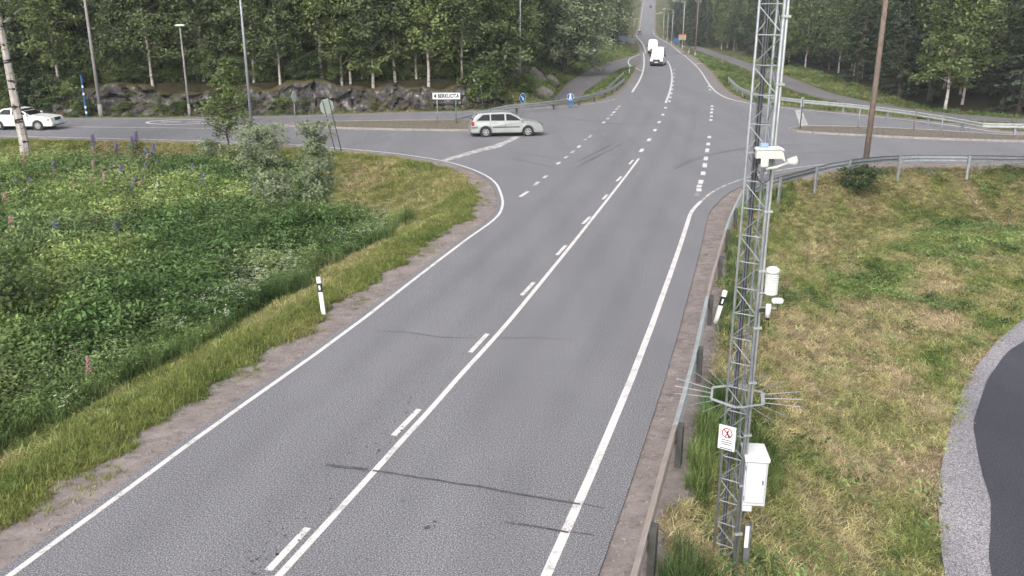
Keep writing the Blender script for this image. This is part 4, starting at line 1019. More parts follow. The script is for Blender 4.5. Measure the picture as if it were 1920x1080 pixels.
emit('meadow_grass', X, Y, h, r0 & (mw > 0.12) & (u > 1 - 0.22 * thin), T_MID + T_TALL, 'tall meadow grass between the herbs of the left field', 'grass', .7, 1.3)
cp = np.array([G(435, 490, -.3), G(470, 520, -.3), G(400, 560, -.3), G(250, 420, -.3), G(120, 430, -.3), G(230, 350, -.3)]); cr = np.array([1.1, .9, .9, 2.2, 2.0, 3.0]); cd = np.array([.16, .10, .06, .03, .03, .03])
dens = np.zeros(len(X))
for (a, b), r_, d_ in zip(cp, cr, cd): dens = np.maximum(dens, d_ * np.exp(-((X - a) ** 2 + (Y - b) ** 2) / (r_ * r_)))
emit('cow_parsley', X, Y, h, r0 & (mw > .3) & (u < dens + 0.004), T_UMB, 'white cow parsley flower heads scattered over the left meadow', 'flowers', .8, 1.2)
def pebble(seed):
    me = stone_mesh('pebble', seed, M_PEB, 1); return me
M_PEB = pm('gravel_stone', (0.30, 0.265, 0.25), (0.17, 0.15, 0.145), 9, .9)
X, Y, F_ = cloud(150000, (-11, 12), (8, 46)); sa, h = F_['sa'], F_['h']
emit('shoulder_gravel', X, Y, h, (F_['reg'] < 2) & (sa > .02) & (sa < 1.3) & (NP.uniform(size=len(X)) < .5 * sst(1.4, .2, sa)), [pebble(300 + k) for k in range(4)], 'loose stones on the brown gravel shoulders of the main road', 'gravel', .012, .034, 1.0)
# far verges
X, Y, F_ = cloud(120000, (-48, 62), (56, 190)); sa, h = F_['sa'], F_['h']
r2_ = (F_['reg'] == 2) & seen(X, Y) & (sa > 0.8) & (F_['spl'] > 0.3) & ((sa < 2.6) | ((X > 0.10 * (Y - 75) - 2) & (sa < 14)))
r3_ = (F_['reg'] == 3) & seen(X, Y) & (sa > 1.0) & (sa < 19) & (F_['spr'] > 0.3)
emit('far_verge_grass', X, Y, h, r2_ | (r3_ & (NP.uniform(size=len(X)) < .7)), T_MID + T_VERGE, 'grass on the far verges and banks beyond the junction', 'grass', .8, 1.6)
X, Y, F_ = cloud(26000, (-48, 8), (66, 92)); sa, h = F_['sa'], F_['h']
emit('forest_floor_plants', X, Y, h, (F_['reg'] == 2) & seen(X, Y) & (sa > 3.9) & (sa < 20) & (X < 0.1 * (Y - 75) + 3), T_HERB + T_MID, 'ferns and bilberry covering the forest floor above the rock face', 'undergrowth', .6, 1.2)
# far wood on the hill
def far_wood():
    X = NP.uniform(-60, 330, 2600); Y = NP.uniform(330, 760, 2600); F = fields(X, Y)
    k = (F['sa'] > 8) & (F['sa'] < 90); pr = []
    for pb in (P_BIRCH[0], P_BIRCH[2], P_ALDER[0], P_SPRUCE[0], P_SPRUCE[1]): pr.append(pb[1])
    return emit('distant_forest', X, Y, F['h'], k, pr, 'distant mixed forest on the hill either side of the far road', 'forest', .8, 1.2, .02)
far_wood()

# ------------------------------------------------------------------ individual plants of the near left field
def bush(px, py, h0, H, R, n, leaf, mat, name, label, cat, seed, kind='bush', sx=1.0, tr=.035, low=.06, br=40):
    x, y = G(px, py, h0); pr = tree_proto(kind, seed, H, R, n, leaf, mat, M_BARK, tr, low, br, 'foliage')
    return plant(pr, name, x, y, 1.0, label, cat, None, None, sx, 'foliage', 'stem')
bush(432, 318, -.9, 5.9, 1.15, 4600, .085, M_YOUNGL, 'birch_sapling', 'thin young birch sapling rising in front of the left side road', 'sapling', 201, 'birch', 1, .05, .30, 30)
bush(487, 352, -.9, 3.2, 1.6, 6200, .064, M_WILLOWL, 'willow_bush', 'wide grey green willow bush left of the tilted sign back', 'bush', 202)
bush(400, 322, -.9, 1.7, 0.9, 2600, .06, M_WILLOWL, 'willow_bush', 'low willow bush at the foot of the birch sapling', 'bush', 203)
bush(515, 412, -.9, 2.1, 1.05, 3600, .06, M_WILLOWL, 'willow_bush', 'pale rounded willow bush nearest in the middle of the field', 'bush', 204)
bush(603, 425, -.9, 4.5, .8, 4200, .062, M_WILLOWL, 'willow_bush', 'tall narrow willow bush covering the posts of the tilted sign', 'bush', 205, 'bush', .95, .04, .22, 46)
bush(20, 640, -.9, 2.2, 1.3, 5000, .06, M_DARKL, 'added_dark_bush', 'dark green bush added in place of a lens smear at the left edge', 'bush', 206)  # added bush, standing in for a dark smear of lens dirt
x, y = G(1612, 350, -.6); plant(tree_proto('bush', 207, 1.1, 1.0, 1800, .06, M_DARKL, M_BARK, .02, .05, 24, 'foliage'), 'bush', x, y, 1.0, 'small dark green bush at the foot of the wooden pole', 'bush', None, None, 1.25, 'foliage', 'stem')
# foreground birch at the left edge
x, y = G(52, 318, -.8)
pr = tree_proto('birch', 301, 17.0, 3.2, 9000, .10, M_BIRCHL, M_BARKO, .27, .48, 40)
plant(pr, 'birch_tree', x, y, 1.0, 'large birch with white and black trunk in front of the white car', 'tree')
# lupins
def lupin(mat):
    mb = MB(); r = random.Random(3)
    for k in range(34):
        z = .55 + .42 * k / 34; rr = .055 * (1 - .75 * k / 34); a = k * 2.4; mb.box((rr * math.cos(a), rr * math.sin(a), z), (.034, .034, .026), Matrix.Rotation(a, 3, 'Z'))
    st = MB(); st.tube([(0, 0, -.1), (0, 0, .95)], .012, 5); 
    for k in range(14):
        a = k * 2.4; st.add([(0, 0, .2 + .02 * k), (.16 * math.cos(a), .16 * math.sin(a), .30 + .02 * k), (.2 * math.cos(a + .25), .2 * math.sin(a + .25), .27 + .02 * k)], [(0, 1, 2)])
    return mb.mesh('flower_spike', mat), st.mesh('stem', M_STEM)
LP, LK = lupin(M_PURPLE), lupin(M_PINK)
for k in range(64):
    if k < 44: px, py = rnd.gauss(230, 85), rnd.uniform(285, 385)
    else: px, py = rnd.uniform(5, 430), rnd.uniform(300, 470)
    if px > 395 or px < 3: continue
    pk = rnd.random() < (.42 if px < 260 else .2); x, y = G(px, py + 18, -.9)
    o = empty('lupin', (x, y, ground(x, y) + .05), rnd.uniform(0, 6), 'pink lupin flower spike in the left meadow' if pk else 'purple lupin flower spike in the left meadow', 'lupin', 'pink lupins in the meadow' if pk else 'purple lupins in the meadow')
    s = rnd.uniform(.85, 1.25); o.scale = (s * 1.9, s * 1.9, s * 1.2); m = LK if pk else LP; inst('flower_spike', m[0], o); inst('stem', m[1], o)
for px, py in ((172, 722),):
    x, y = G(px, py, -.5); o = empty('lupin', (x, y, ground(x, y)), 0, 'single pink lupin low in the nearest part of the meadow', 'lupin'); inst('flower_spike', LK[0], o); inst('stem', LK[1], o)

# ------------------------------------------------------------------ posts, poles and signs
def delineator(px, py, label, h=0.0, tilt=0.0):
    x, y = G(px, py, h); o = empty('delineator_post', (x, y, h), 0, label, 'marker post'); o.rotation_euler = (0, tilt, 0)
    pr = [(-.05, -.03), (.05, -.03), (.06, 0), (.03, .035), (-.03, .035), (-.06, 0)]
    MB().prism(pr, -.2, .62, 'z').build('post', M_WHITE, o); MB().prism([(a * 1.04, b * 1.04) for a, b in pr], .62, .86, 'z').build('black_band', M_BLACK, o)
    MB().prism(pr, .86, 1.02, 'z').build('cap', M_WHITE, o); MB().box((0, -.036, .74), (.045, .012, .12)).build('reflector', M_SIGNW, o)
    return o
delineator(607, 590, 'white marker post with black band on the left gravel shoulder', -.05, -.07)
delineator(1338, 615, 'white marker post with black band leaning behind the near guardrail', -.2, .22)
delineator(1180, 138, 'small white marker post beside the cycle path junction', 0)
delineator(1291.5, 101, 'small white marker post on the grass right of the far road', 0)
delineator(1303, 104, 'second small marker post on the grass right of the far road', 0)
def lamp_post(px, py, H, label, arm=None, h=0.0, r=0.085, mat=None, head=True):
    x, y = G(px, py, h); o = empty('lamp_post', (x, y, h), 0, label, 'lamp post')
    MB().tube([(0, 0, -.3), (0, 0, H * .5), (0, 0, H)], [r, r * .8, r * .55], 10).build('pole', mat or M_GALV, o, True)
    MB().tube([(0, 0, -.3), (0, 0, .9)], r * 1.25, 10).build('base_sleeve', mat or M_GALV, o, True)
    a = arm or 0.0
    if a:
        MB().tube([(0, 0, H - .05), (a * .4, 0, H + .12), (a, 0, H + .15)], r * .4, 6).build('arm', mat or M_GALV, o, True)
    if head:
        mb = MB(); mb.prism([(-.36, -.05), (-.30, .05), (.28, .09), (.38, .02), (.36, -.05)], -.13, .13, 'y'); hd = mb.build('lamp_head', M_CREAM, o, bevel=.02); hd.location = (a - .2 if a else 0, 0, H + .16)
        MB().box((0, 0, -.06), (.5, .2, .02)).build('lens', M_LAMPG, hd)
    return o
M_POLEG = pm('concrete_grey_pole', (0.27, 0.255, 0.25), (0.20, 0.19, 0.185), 4, 0.85)
lamp_post(190, 218, 11.0, 'thick grey lamp post nearest the striped marker pole', None, 0, .14, M_POLEG)
lamp_post(356, 217.5, 6.5, 'short pole with small lamp head between the rock face and the road', None, 0, .09, M_POLEG)
lamp_post(474, 258, 11.0, 'grey lamp post rising beside the birch sapling', None, -.05, .10, M_GALV)
lamp_post(975, 190, 11.0, 'grey lamp post behind the guardrail at the boulders', None, 0, .10, M_GALV)
for px, py, H, lab in ((1259, 84, 9.0, 'tallest arm lamp post right of the white vans'), (1250.5, 77, 8.2, 'middle arm lamp post right of the white vans'), (1243, 71.5, 8.0, 'farthest arm lamp post right of the white vans'), (1279, 92, 10.5, 'nearest arm lamp post right of the white vans')):
    lamp_post(px, py, H, lab, -2.3, 0, .12, M_GALVL)
def utility_pole(px, py, h, H, r, label):
    x, y = G(px, py, h); o = empty('utility_pole', (x, y, h), 0, label, 'utility pole')
    MB().tube([(0, 0, -.6), (0.02, 0, H * .5), (0, 0, H)], [r, r * .9, r * .7], 12).build('pole', M_WOOD, o, True)
    MB().box((0, 0, H - .5), (1.3, .10, .12)).build('crossarm', M_WOOD, o)
    for a in (-.5, .5): MB().tube([(a, 0, H - .44), (a, 0, H - .28)], .04, 8).build('insulator', M_WHITE, o)
    return o
utility_pole(1620, 326, -.25, 9.5, .145, 'brown wooden pole standing on the bank right of the lattice mast')
utility_pole(1304, 92, 0, 11, .16, 'distant wooden pole right of the arm lamp posts')
# striped marker pole at the forest edge
x, y = G(163, 218.5); o = empty('marker_pole', (x, y, 0), 0, 'blue and white banded pole at the left forest edge', 'marker pole')
MB().tube([(0, 0, -.3), (0, 0, 3.1)], .065, 10).build('pole', M_BLUE, o)
for z in (.22, .62, 1.6, 2.15): MB().tube([(0, 0, z), (0, 0, z + .17)], .07, 10).build('white_band', M_SIGNW, o)
# ---- text helper
def text_mesh(s, size, mat, name='lettering'):
    cu = bpy.data.curves.new(name, 'FONT'); cu.body = s; cu.size = size; cu.align_x = 'CENTER'; cu.align_y = 'CENTER'; cu.extrude = 0.002; cu.offset = 0.016; cu.resolution_u = 2
    to = bpy.data.objects.new(name, cu); COL.objects.link(to); bpy.context.view_layer.update()
    me = bpy.data.meshes.new_from_object(to.evaluated_get(bpy.context.evaluated_depsgraph_get())); bpy.data.objects.remove(to); bpy.data.curves.remove(cu)
    me.materials.clear(); me.materials.append(mat); me.name = name; return me
# direction sign on the left island (plate in the x-z plane, its face towards -y)
x, y = G(838, 233.5); o = empty('direction_sign', (x, y, .10), math.radians(2), 'white direction sign with black arrow and letters on the left island', 'road sign')
for a in (-.66, .66): MB().tube([(a, .04, -.2), (a, .04, 2.1)], .035, 8).build('post', M_GALV if a < 0 else M_GALVD, o, True)
pl = MB().box((0, 0, 1.88), (1.98, .03, .50)).build('plate', M_SIGNW, o)
fr = MB()
for c, s in (((0, -.018, 2.115), (1.98, .008, .028)), ((0, -.018, 1.645), (1.98, .008, .028)), ((-.976, -.018, 1.88), (.028, .008, .442)), ((.976, -.018, 1.88), (.028, .008, .442))): fr.box(c, s)
fr.build('border', M_BLACK, pl)
MB().prism([(-.90, 1.88), (-.70, 2.06), (-.70, 1.70)], -.022, -.014, 'y').build('arrow', M_BLACK, pl)
t = inst('lettering', text_mesh('BERKUOTA', .40, M_BLACK), pl, (.14, -.020, 1.87)); t.rotation_euler = (math.radians(90), 0, 0)
bb = [v.co.x for v in t.data.vertices]; wdt = max(bb) - min(bb); t.scale = (1.50 / wdt, 1, 1)
# tilted sign seen from behind
x, y = G(634, 291, -.25); o = empty('road_sign', (x, y, ground(x, y)), math.radians(48), 'tilted grey back of an octagonal sign on two dark posts', 'road sign'); o.rotation_euler = (math.radians(0), math.radians(-12), math.radians(44))
for a in (-.2, .2): MB().tube([(a, -.05, -.4), (a, -.05, 3.0)], .03, 8).build('post', M_POSTDK, o, True)
MB().prism([(.46 * math.cos(math.radians(22.5 + 45 * k)), 2.60 + .46 * math.sin(math.radians(22.5 + 45 * k))) for k in range(8)], -.012, .012, 'y').build('plate', M_SIGNBACK, o)
def round_sign(px, py, z0, H, R, rz, label, front, pict=None, lean=0.0, postm=None):
    x, y = G(px, py, z0); o = empty('road_sign', (x, y, z0), rz, label, 'road sign'); o.rotation_euler = (0, lean, rz)
    MB().tube([(0, .035, -.2), (0, .035, H)], .03, 8).build('post', postm or M_GALV, o, True)
    circ = [(R * math.cos(a), H - R + R * math.sin(a)) for a in [2 * math.pi * k / 28 for k in range(28)]]
    p = MB().prism(circ, -.012, .012, 'y').build('plate', front, o)
    ring_ = MB(); c2 = [(a[0] * .93, (a[1] - H + R) * .93 + H - R) for a in circ]
    n = len(circ); ring_.v = [(a, -.016, b) for a, b in circ] + [(a, -.016, b) for a, b in c2]; ring_.f = [(i, (i + 1) % n, (i + 1) % n + n, i + n) for i in range(n)]
    if front is not M_SIGNBACK: ring_.build('border', M_SIGNW, p)
    if pict:
        for poly in pict(H - R): MB().prism(poly, -.022, -.013, 'y').build('pictogram', M_SIGNW, p)
    return o, p
def arrow_pict(cz):
    c, s = math.cos(math.radians(-135)), math.sin(math.radians(-135))
    base = [(-.04, -.22), (.04, -.22), (.04, .05), (.13, .05), (0, .24), (-.13, .05), (-.04, .05)]
    return [[(-a, b) for a, b in [(x_ * c - z_ * s, x_ * s + z_ * c) for x_, z_ in base]]] and [[(a, b + cz) for a, b in [(x_ * c - z_ * s, x_ * s + z_ * c) for x_, z_ in base]]]
round_sign(979.5, 226, .10, 1.95, .36, math.radians(52), 'blue round arrow sign just behind the silver estate car', M_BLUE, arrow_pict)
def walk_pict(cz): return [[(-.05, cz + .13), (.05, cz + .13), (.05, cz + .22), (-.05, cz + .22)], [(-.07, cz - .02), (.07, cz - .02), (.05, cz + .11), (-.05, cz + .11)], [(-.12, cz - .21), (-.05, cz - .22), (.0, cz - .03), (-.06, cz - .03)], [(.05, cz - .22), (.12, cz - .21), (.06, cz - .03), (.0, cz - .03)]]
o, p = round_sign(1069, 203, -.0, 1.22, .29, math.radians(-5), 'blue round path sign with plate below, behind the long guardrail', M_BLUE, walk_pict)
MB().box((0, -.005, .40), (.5, .02, .24)).build('lower_plate', M_BLUE, o)
round_sign(555.5, 236, .10, 2.35, .38, math.radians(80), 'pale round sign seen edge on at the tip of the left island', M_SIGNBACK)
round_sign(1112.5, 127, .0, 2.95, .37, math.radians(8), 'grey round sign back on a post beside the cycle path', M_SIGNBACK)
x, y = G(906, 203); o = empty('street_name_sign', (x, y, 0), 0, 'leaning post with small blank street name plate near the rock face', 'street sign'); o.rotation_euler = (0, math.radians(-6), 0)
MB().tube([(0, 0, -.3), (0, 0, 2.5)], .04, 8).build('post', M_GALVL, o, True); MB().box((-.26, -.03, 2.35), (.56, .03, .24)).build('plate', M_SIGNW, o)
# slim posts on the right island
for px, py, H, m, lab in ((1500, 241, 2.0, M_BLACK, 'dark slim post at the tip of the right island'), (1609, 240, 1.35, M_GALV, 'grey slim post on the right island left of the wooden pole'), (1713, 245, 1.35, M_WOOD, 'brown slim post on the right island'), (1764, 247, 1.0, M_GALV, 'grey slim post farthest right on the island')):
    x, y = G(px, py, .1); o = empty('island_post', (x, y, .1), 0, lab, 'post'); MB().tube([(0, 0, -.15), (0, 0, H)], .035, 8).build('post', m, o, True); MB().tube([(0, 0, H - .02), (0, 0, H + .06)], .045, 8).build('cap', M_GALV, o, True)
    if px == 1500: MB().box((0, .05, H - .25), (.16, .02, .6)).build('plate_edge', M_SIGNBACK, o)
# stakes by the boulders
for k in range(9):
    px = 972 + 6.4 * k; x, y = G(px, 133 + (6 - .9 * k)); z = ground(x, y); o = MB().box((0, 0, .55), (.11, .09, 1.9)).build('fence_stake', M_STAKE); o.location = (x, y, z); o.rotation_euler = (rnd.uniform(-.04, .04), rnd.uniform(-.05, .05), 0)
    tag(o, 'yellow wooden stake in the row below the dome shaped willow', 'stake', 'row of yellow stakes by the cycle path')
# boards by the far road
def board(px, py, w_, h_, z0, mat, label, topm=None, h=0.0):
    x, y = G(px, py, h); o = empty('board_sign', (x, y, h), 0, label, 'sign board')
    for a in (-w_ * .38, w_ * .38): MB().tube([(a, .05, -.2), (a, .05, z0 + h_)], .06, 8).build('post', M_GALV, o)
    MB().box((0, 0, z0 + h_ / 2), (w_, .06, h_)).build('plate', mat, o)
    if topm: MB().box((0, -.004, z0 + h_ + .14), (w_, .06, .28)).build('top_strip', topm, o)
board(1278.5, 87, 1.9, 1.2, 1.6, M_YELLOW, 'yellow board sign with dark red top right of the vans', M_RED)
board(1267, 84, 1.5, 1.1, .6, M_BLUE, 'small blue board left of the yellow board')
x, y = 84.5, 640.0; z = float(hill(640)); o = empty('pylon_sign', (x + 7.0, y, z), 0, 'white upright pylon sign at the top of the far road', 'sign'); MB().box((0, 0, 3.4), (1.9, .4, 5.2)).build('panel', M_SIGNW, o); MB().box((0, -.22, 4.6), (1.2, .06, 1.4)).build('dark_panel', M_GALVD, o)
for a in (-.6, .6): MB().tube([(a, 0, -.5), (a, 0, 1.0)], .12, 8).build('leg', M_GALVD, o)
# grey letterboxes and bins by the willow verge
for k, (px, py, w_, h_, lab) in enumerate(((1184, 74, 2.2, 1.0, 'upper grey roadside cabinet by the far left verge'), (1175, 82, 2.6, 1.4, 'wide grey roadside cabinet by the far left verge'), (1167, 92, 1.5, 1.6, 'nearest grey roadside cabinet by the far left verge'))):
    x, y = G(px, py); y = min(y, 235); x = (px - 960) / FPX * y * CP * 1.0; z = ground(x, y); o = empty('roadside_cabinet', (x, y, z), .2, lab, 'cabinet'); MB().box((0, 0, h_ / 2 - .1), (w_, 1.0, h_ + .2)).build('body', M_GALV, o, bevel=.03); MB().box((0, 0, h_ + .05), (w_ + .15, 1.15, .08)).build('lid', M_GALVL, o)

# ------------------------------------------------------------------ lattice weather mast
MX0, MY0 = 3.16, 11.0
LEG = [Vector((-.145, 0, 0)), Vector((.115, -.165, 0)), Vector((.118, .14, 0))]     # left, front right, rear
ZB, ZT = ground(MX0, MY0) - .1, 10.2
mast = empty('lattice_mast', (MX0, MY0, 0), 0, 'tall galvanised lattice weather mast standing behind the near guardrail', 'mast')
for k, p in enumerate(LEG): MB().tube([p + Vector((0, 0, ZB - .3)), p + Vector((0, 0, ZT))], .018 if k != 1 else .024, 8).build('leg', M_GALV, mast, True)
PITCHM = .362; z0m = -.52
nb = int((ZT - z0m) / PITCHM)
hm = {}
def rodmesh(a, b, r=.0075):
    return MB().tube([a, b], r, 6)
for k in range(nb):
    z = z0m + k * PITCHM
    for f, (i, j) in enumerate(((0, 1), (1, 2), (2, 0))):
        a, b = LEG[i], LEG[j]
        key = ('h', f)
        if key not in hm: hm[key] = rodmesh(a, b).mesh('crossbar', M_GALV)
        inst('crossbar', hm[key], mast, (0, 0, z))
        up = (k + f) % 2 == 0; key = ('d', f, up)
        if key not in hm: hm[key] = rodmesh(a + Vector((0, 0, .02 if up else PITCHM - .02)), b + Vector((0, 0, PITCHM - .02 if up else .02)), .0062).mesh('brace', M_GALV)
        inst('brace', hm[key], mast, (0, 0, z))
tray = MB(); c = LEG[0].lerp(LEG[2], .52); MB().box((c.x, c.y + .02, (ZB + ZT) / 2), (.07, .025, ZT - ZB), None).build('cable_tray', M_GALVD, mast)
MB().tube([LEG[1] + Vector((.045, .01, ZB)), LEG[1] + Vector((.045, .01, ZT))], .018, 6).build('conduit', M_GALVL, mast, True)
for k in range(12):
    MB().box((LEG[1].x + .03, LEG[1].y, .1 + k * .8), (.11, .05, .03)).build('pipe_clip', M_GALVL, mast)
foot = MB().box((0, 0, ZB - .22), (.6, .6, .40)).build('foundation', M_KERB, mast)
def MA(px, py, dy=0.0): return AT(px, py, MY0 + dy)
for q, (dx, dy) in enumerate(((.012, -.022), (-.006, -.026), (-.022, -.02))):
    MB().tube([Vector((c.x + dx, c.y + dy, ZB)), Vector((c.x + dx, c.y + dy, ZT))], .006, 5).build('cable', M_BLACK if q != 1 else M_GALVD, mast)
# anti-climb ring
zc = MA(1410, 742).z; ring = empty('anti_climb_guard', (MX0, MY0, zc), 0, 'star shaped ring of pale metal spikes round the lattice mast', 'climb guard')
hexp = [Vector((.40 * math.cos(a + .26), .40 * math.sin(a + .26), 0)) for a in [math.pi / 3 * k for k in range(6)]]
for k in range(6):
    a, b = hexp[k], hexp[(k + 1) % 6]; d = b - a; ang = math.atan2(d.y, d.x)
    o = MB().box((0, 0, 0), (d.length - .01, .05 if k % 2 else .03, .012), Matrix.Rotation(ang, 3, 'Z')).build('frame_bar', M_GALVL, ring); o.location = (a + b) / 2
    n_ = Vector((d.y, -d.x, 0)).normalized()
    for q in (.15, .5, .85):
        p = a.lerp(b, q); out_ = (p.normalized() * .6 + n_ * .4).normalized(); rodmesh(p, p + out_ * .52 + Vector((0, 0, .05)), .0052).build('spike', M_GALV, ring)
# prohibition notice
Vp = MA(1367, 821, -.15); dirv = (LEG[1] - LEG[0]); rzs = math.atan2(dirv.y, dirv.x)
sg = empty('notice_plate', (Vp.x - .03, Vp.y, Vp.z - .19), rzs, 'white no entry notice with red ring on the mast below the spikes', 'notice')
pl = MB().box((0, 0, .19), (.24, .012, .37)).build('plate', M_SIGNW, sg)
R0 = .078; cz = .265; n = 28
rg = MB(); rg.v = [(R0 * math.cos(6.2832 * i / n), -.009, cz + R0 * math.sin(6.2832 * i / n)) for i in range(n)] + [(R0 * .8 * math.cos(6.2832 * i / n), -.009, cz + R0 * .8 * math.sin(6.2832 * i / n)) for i in range(n)]
rg.f = [(i, (i + 1) % n, (i + 1) % n + n, i + n) for i in range(n)]; rg.build('red_ring', M_RED, pl)
MB().box((0, -.009, cz), (.145, .003, .016), Matrix.Rotation(math.radians(45), 3, 'Y')).build('red_slash', M_RED, pl)
pg = MB(); pg.box((.012, -.0075, cz + .035), (.02, .002, .022)); pg.box((.005, -.0075, cz + .002), (.024, .002, .042)); pg.box((-.012, -.0075, cz - .036), (.014, .002, .045), Matrix.Rotation(.5, 3, 'Y')); pg.box((.018, -.0075, cz - .036), (.014, .002, .045), Matrix.Rotation(-.5, 3, 'Y')); pg.build('walking_figure', M_BLACK, pl)
for z_, w_ in ((.155, .13), (.122, .16), (.09, .125), (.026, .19)): MB().box((0, -.008, z_), (w_, .003, .011)).build('text_line', M_BLACK, pl)
# cabinet
Vc = MA(1411, 905, -.28); cb = empty('equipment_cabinet', (Vc.x + .07, Vc.y + .24, Vc.z - .37), math.radians(-7), 'white metal equipment cabinet with sloped roof hung on the lattice mast', 'cabinet')
MB().prism([(-.25, .0), (.25, .0), (.25, .70), (-.25, .74)], -.155, .155, 'x').build('body', M_WHITEM, cb, bevel=.008)
MB().prism([(-.275, .705), (.275, .70), (.275, .725), (-.275, .765)], -.17, .17, 'x').build('roof', M_WHITE, cb, bevel=.006)
MB().prism([(-.255, -.09), (-.05, -.09), (.05, -.004), (-.255, -.004)], -.15, -.02, 'x').build('cable_hood', M_WHITEM, cb)
for z_ in (.12, .6): MB().box((-.17, .05, z_), (.05, .06, .05)).build('bracket', M_BLACK, cb)
MB().box((.10, -.256, .38), (.016, .02, .06)).build('latch', M_GALVD, cb)
for z_ in (.12, .60): MB().tube([(-.148, -.258, z_ - .03), (-.148, -.258, z_ + .03)], .008, 6).build('hinge', M_GALV, cb)
dr = MB()
for c_, s_ in (((0, -.2515, .045), (.27, .003, .004)), ((0, -.2515, .69), (.27, .003, .004)), ((.135, -.2515, .368), (.004, .003, .64)), ((-.135, -.2515, .368), (.004, .003, .64))): dr.box(c_, s_)
dr.build('door_seam', M_GALVD, cb)
MB().tube([(-.09, -.17, -.08), (-.12, -.10, -.30), (-.17, .02, -.62)], .012, 6).build('cable', M_BLACK, cb, True)
# small post beside the mast foot
Vq = MA(1397, 1045, .1); pz = ground(Vq.x, Vq.y); tp = MA(1398, 985, .1).z
sp_ = empty('steel_post', (Vq.x, Vq.y, pz), 0, 'short steel post with white sleeve at the foot of the lattice mast', 'post')
MB().box((0, 0, (tp - pz) / 2 - .1), (.09, .07, tp - pz + .2)).build('post', M_GALVD, sp_); MB().box((-.02, -.045, tp - pz - .17), (.06, .02, .36)).build('sleeve', M_WHITE, sp_)
# radiation shield
Vr = MA(1447, 530, -.2); rs = empty('radiation_shield', (Vr.x, Vr.y, Vr.z - .17), 0, 'white stack of louvre discs hung on the right leg of the mast', 'sensor')
for k in range(11): MB().tube([(0, 0, .022 + k * .026), (0, 0, .036 + k * .026), (0, 0, .040 + k * .026)], [.086, .082, .05], 16).build('louvre', M_WHITE, rs)
MB().tube([(0, 0, 0), (0, 0, .31)], .055, 10).build('core', M_CREAM, rs); MB().tube([(0, 0, .305), (0, 0, .36), (0, 0, .385)], [.088, .086, .05], 16).build('cap', M_WHITE, rs, True)
MB().tube([(-.14, .02, .02), (0, 0, .02)], .014, 6).build('bracket', M_GALV, rs)
Vr = MA(1455, 564, -.25); rs = empty('rain_sensor', (Vr.x, Vr.y, Vr.z), 0, 'small white capsule sensor just below the louvre discs', 'sensor')
MB().box((.02, 0, 0), (.15, .09, .075)).build('capsule', M_WHITE, rs, bevel=.03); MB().tube([(.03, 0, -.04), (.03, 0, -.13), (-.12, .05, -.15)], .008, 6).build('cable', M_BLACK, rs, True); MB().box((-.09, .05, -.12), (.22, .03, .03)).build('bracket', M_GALVL, rs)
Vr = MA(1440, 585, -.25); rs = empty('surface_camera', (Vr.x, Vr.y, Vr.z), 0, 'small white downward tube camera below the capsule sensor', 'camera')
MB().tube([(0, 0, .11), (0, 0, -.07)], .035, 12).build('housing', M_WHITE, rs, True); MB().tube([(0, 0, -.069), (0, 0, -.11)], .026, 12).build('lens_hood', M_BLACK, rs, True); MB().box((-.06, .03, .02), (.09, .04, .05)).build('clamp', M_BLACK, rs)
# road camera and visibility sensor
Vr = MA(1442, 289, -.28); rc = empty('road_camera', (Vr.x, Vr.y, Vr.z), math.radians(-4), 'long white camera housing high on the lattice mast', 'camera')
MB().prism([(-.165, -.055), (.15, -.055), (.205, -.10), (.17, .02), (.14, .06), (-.165, .055)], -.06, .06, 'y').build('housing', M_CREAM, rc, bevel=.012)
MB().prism([(-.175, .052), (.13, .066), (.17, .045), (.165, .075), (.12, .094), (-.165, .082)], -.075, .075, 'y').build('sun_shield', M_WHITE, rc, bevel=.008)
MB().box((-.07, 0, .115), (.10, .07, .045)).build('blue_box', pm('pale_blue_plastic', (.30, .42, .60), (.24, .36, .54), 6, .5), rc, bevel=.008)
MB().box((-.02, .03, -.085), (.06, .05, .07)).build('mount', M_BLACK, rc)
Vr = MA(1434, 308, -.30); vs_ = empty('visibility_sensor', (Vr.x, Vr.y, Vr.z), 0, 'white bent sensor arm with black cable loop below the camera housing', 'sensor')
MB().box((-.01, 0, .02), (.10, .08, .11)).build('housing', M_CREAM, vs_, bevel=.015); MB().box((-.085, 0, .05), (.05, .06, .09)).build('connector', M_BLACK, vs_, bevel=.01)
MB().tube([(0, 0, -.02), (.03, 0, -.055), (.14, 0, -.04), (.30, 0, .02)], .017, 8).build('arm', M_CREAM, vs_, True)
MB().tube([(.28, 0, .03), (.37, 0, .05), (.375, 0, .0)], [.035, .06, .055], 10).build('sensor_head', M_CREAM, vs_, True)
MB().tube([(-.085 + .0, 0, .02), (-.10, 0, -.10), (-.07, 0, -.20), (0, 0, -.245), (.07, 0, -.20), (.09, .02, -.05)], .008, 6).build('cable', M_BLACK, vs_, True)

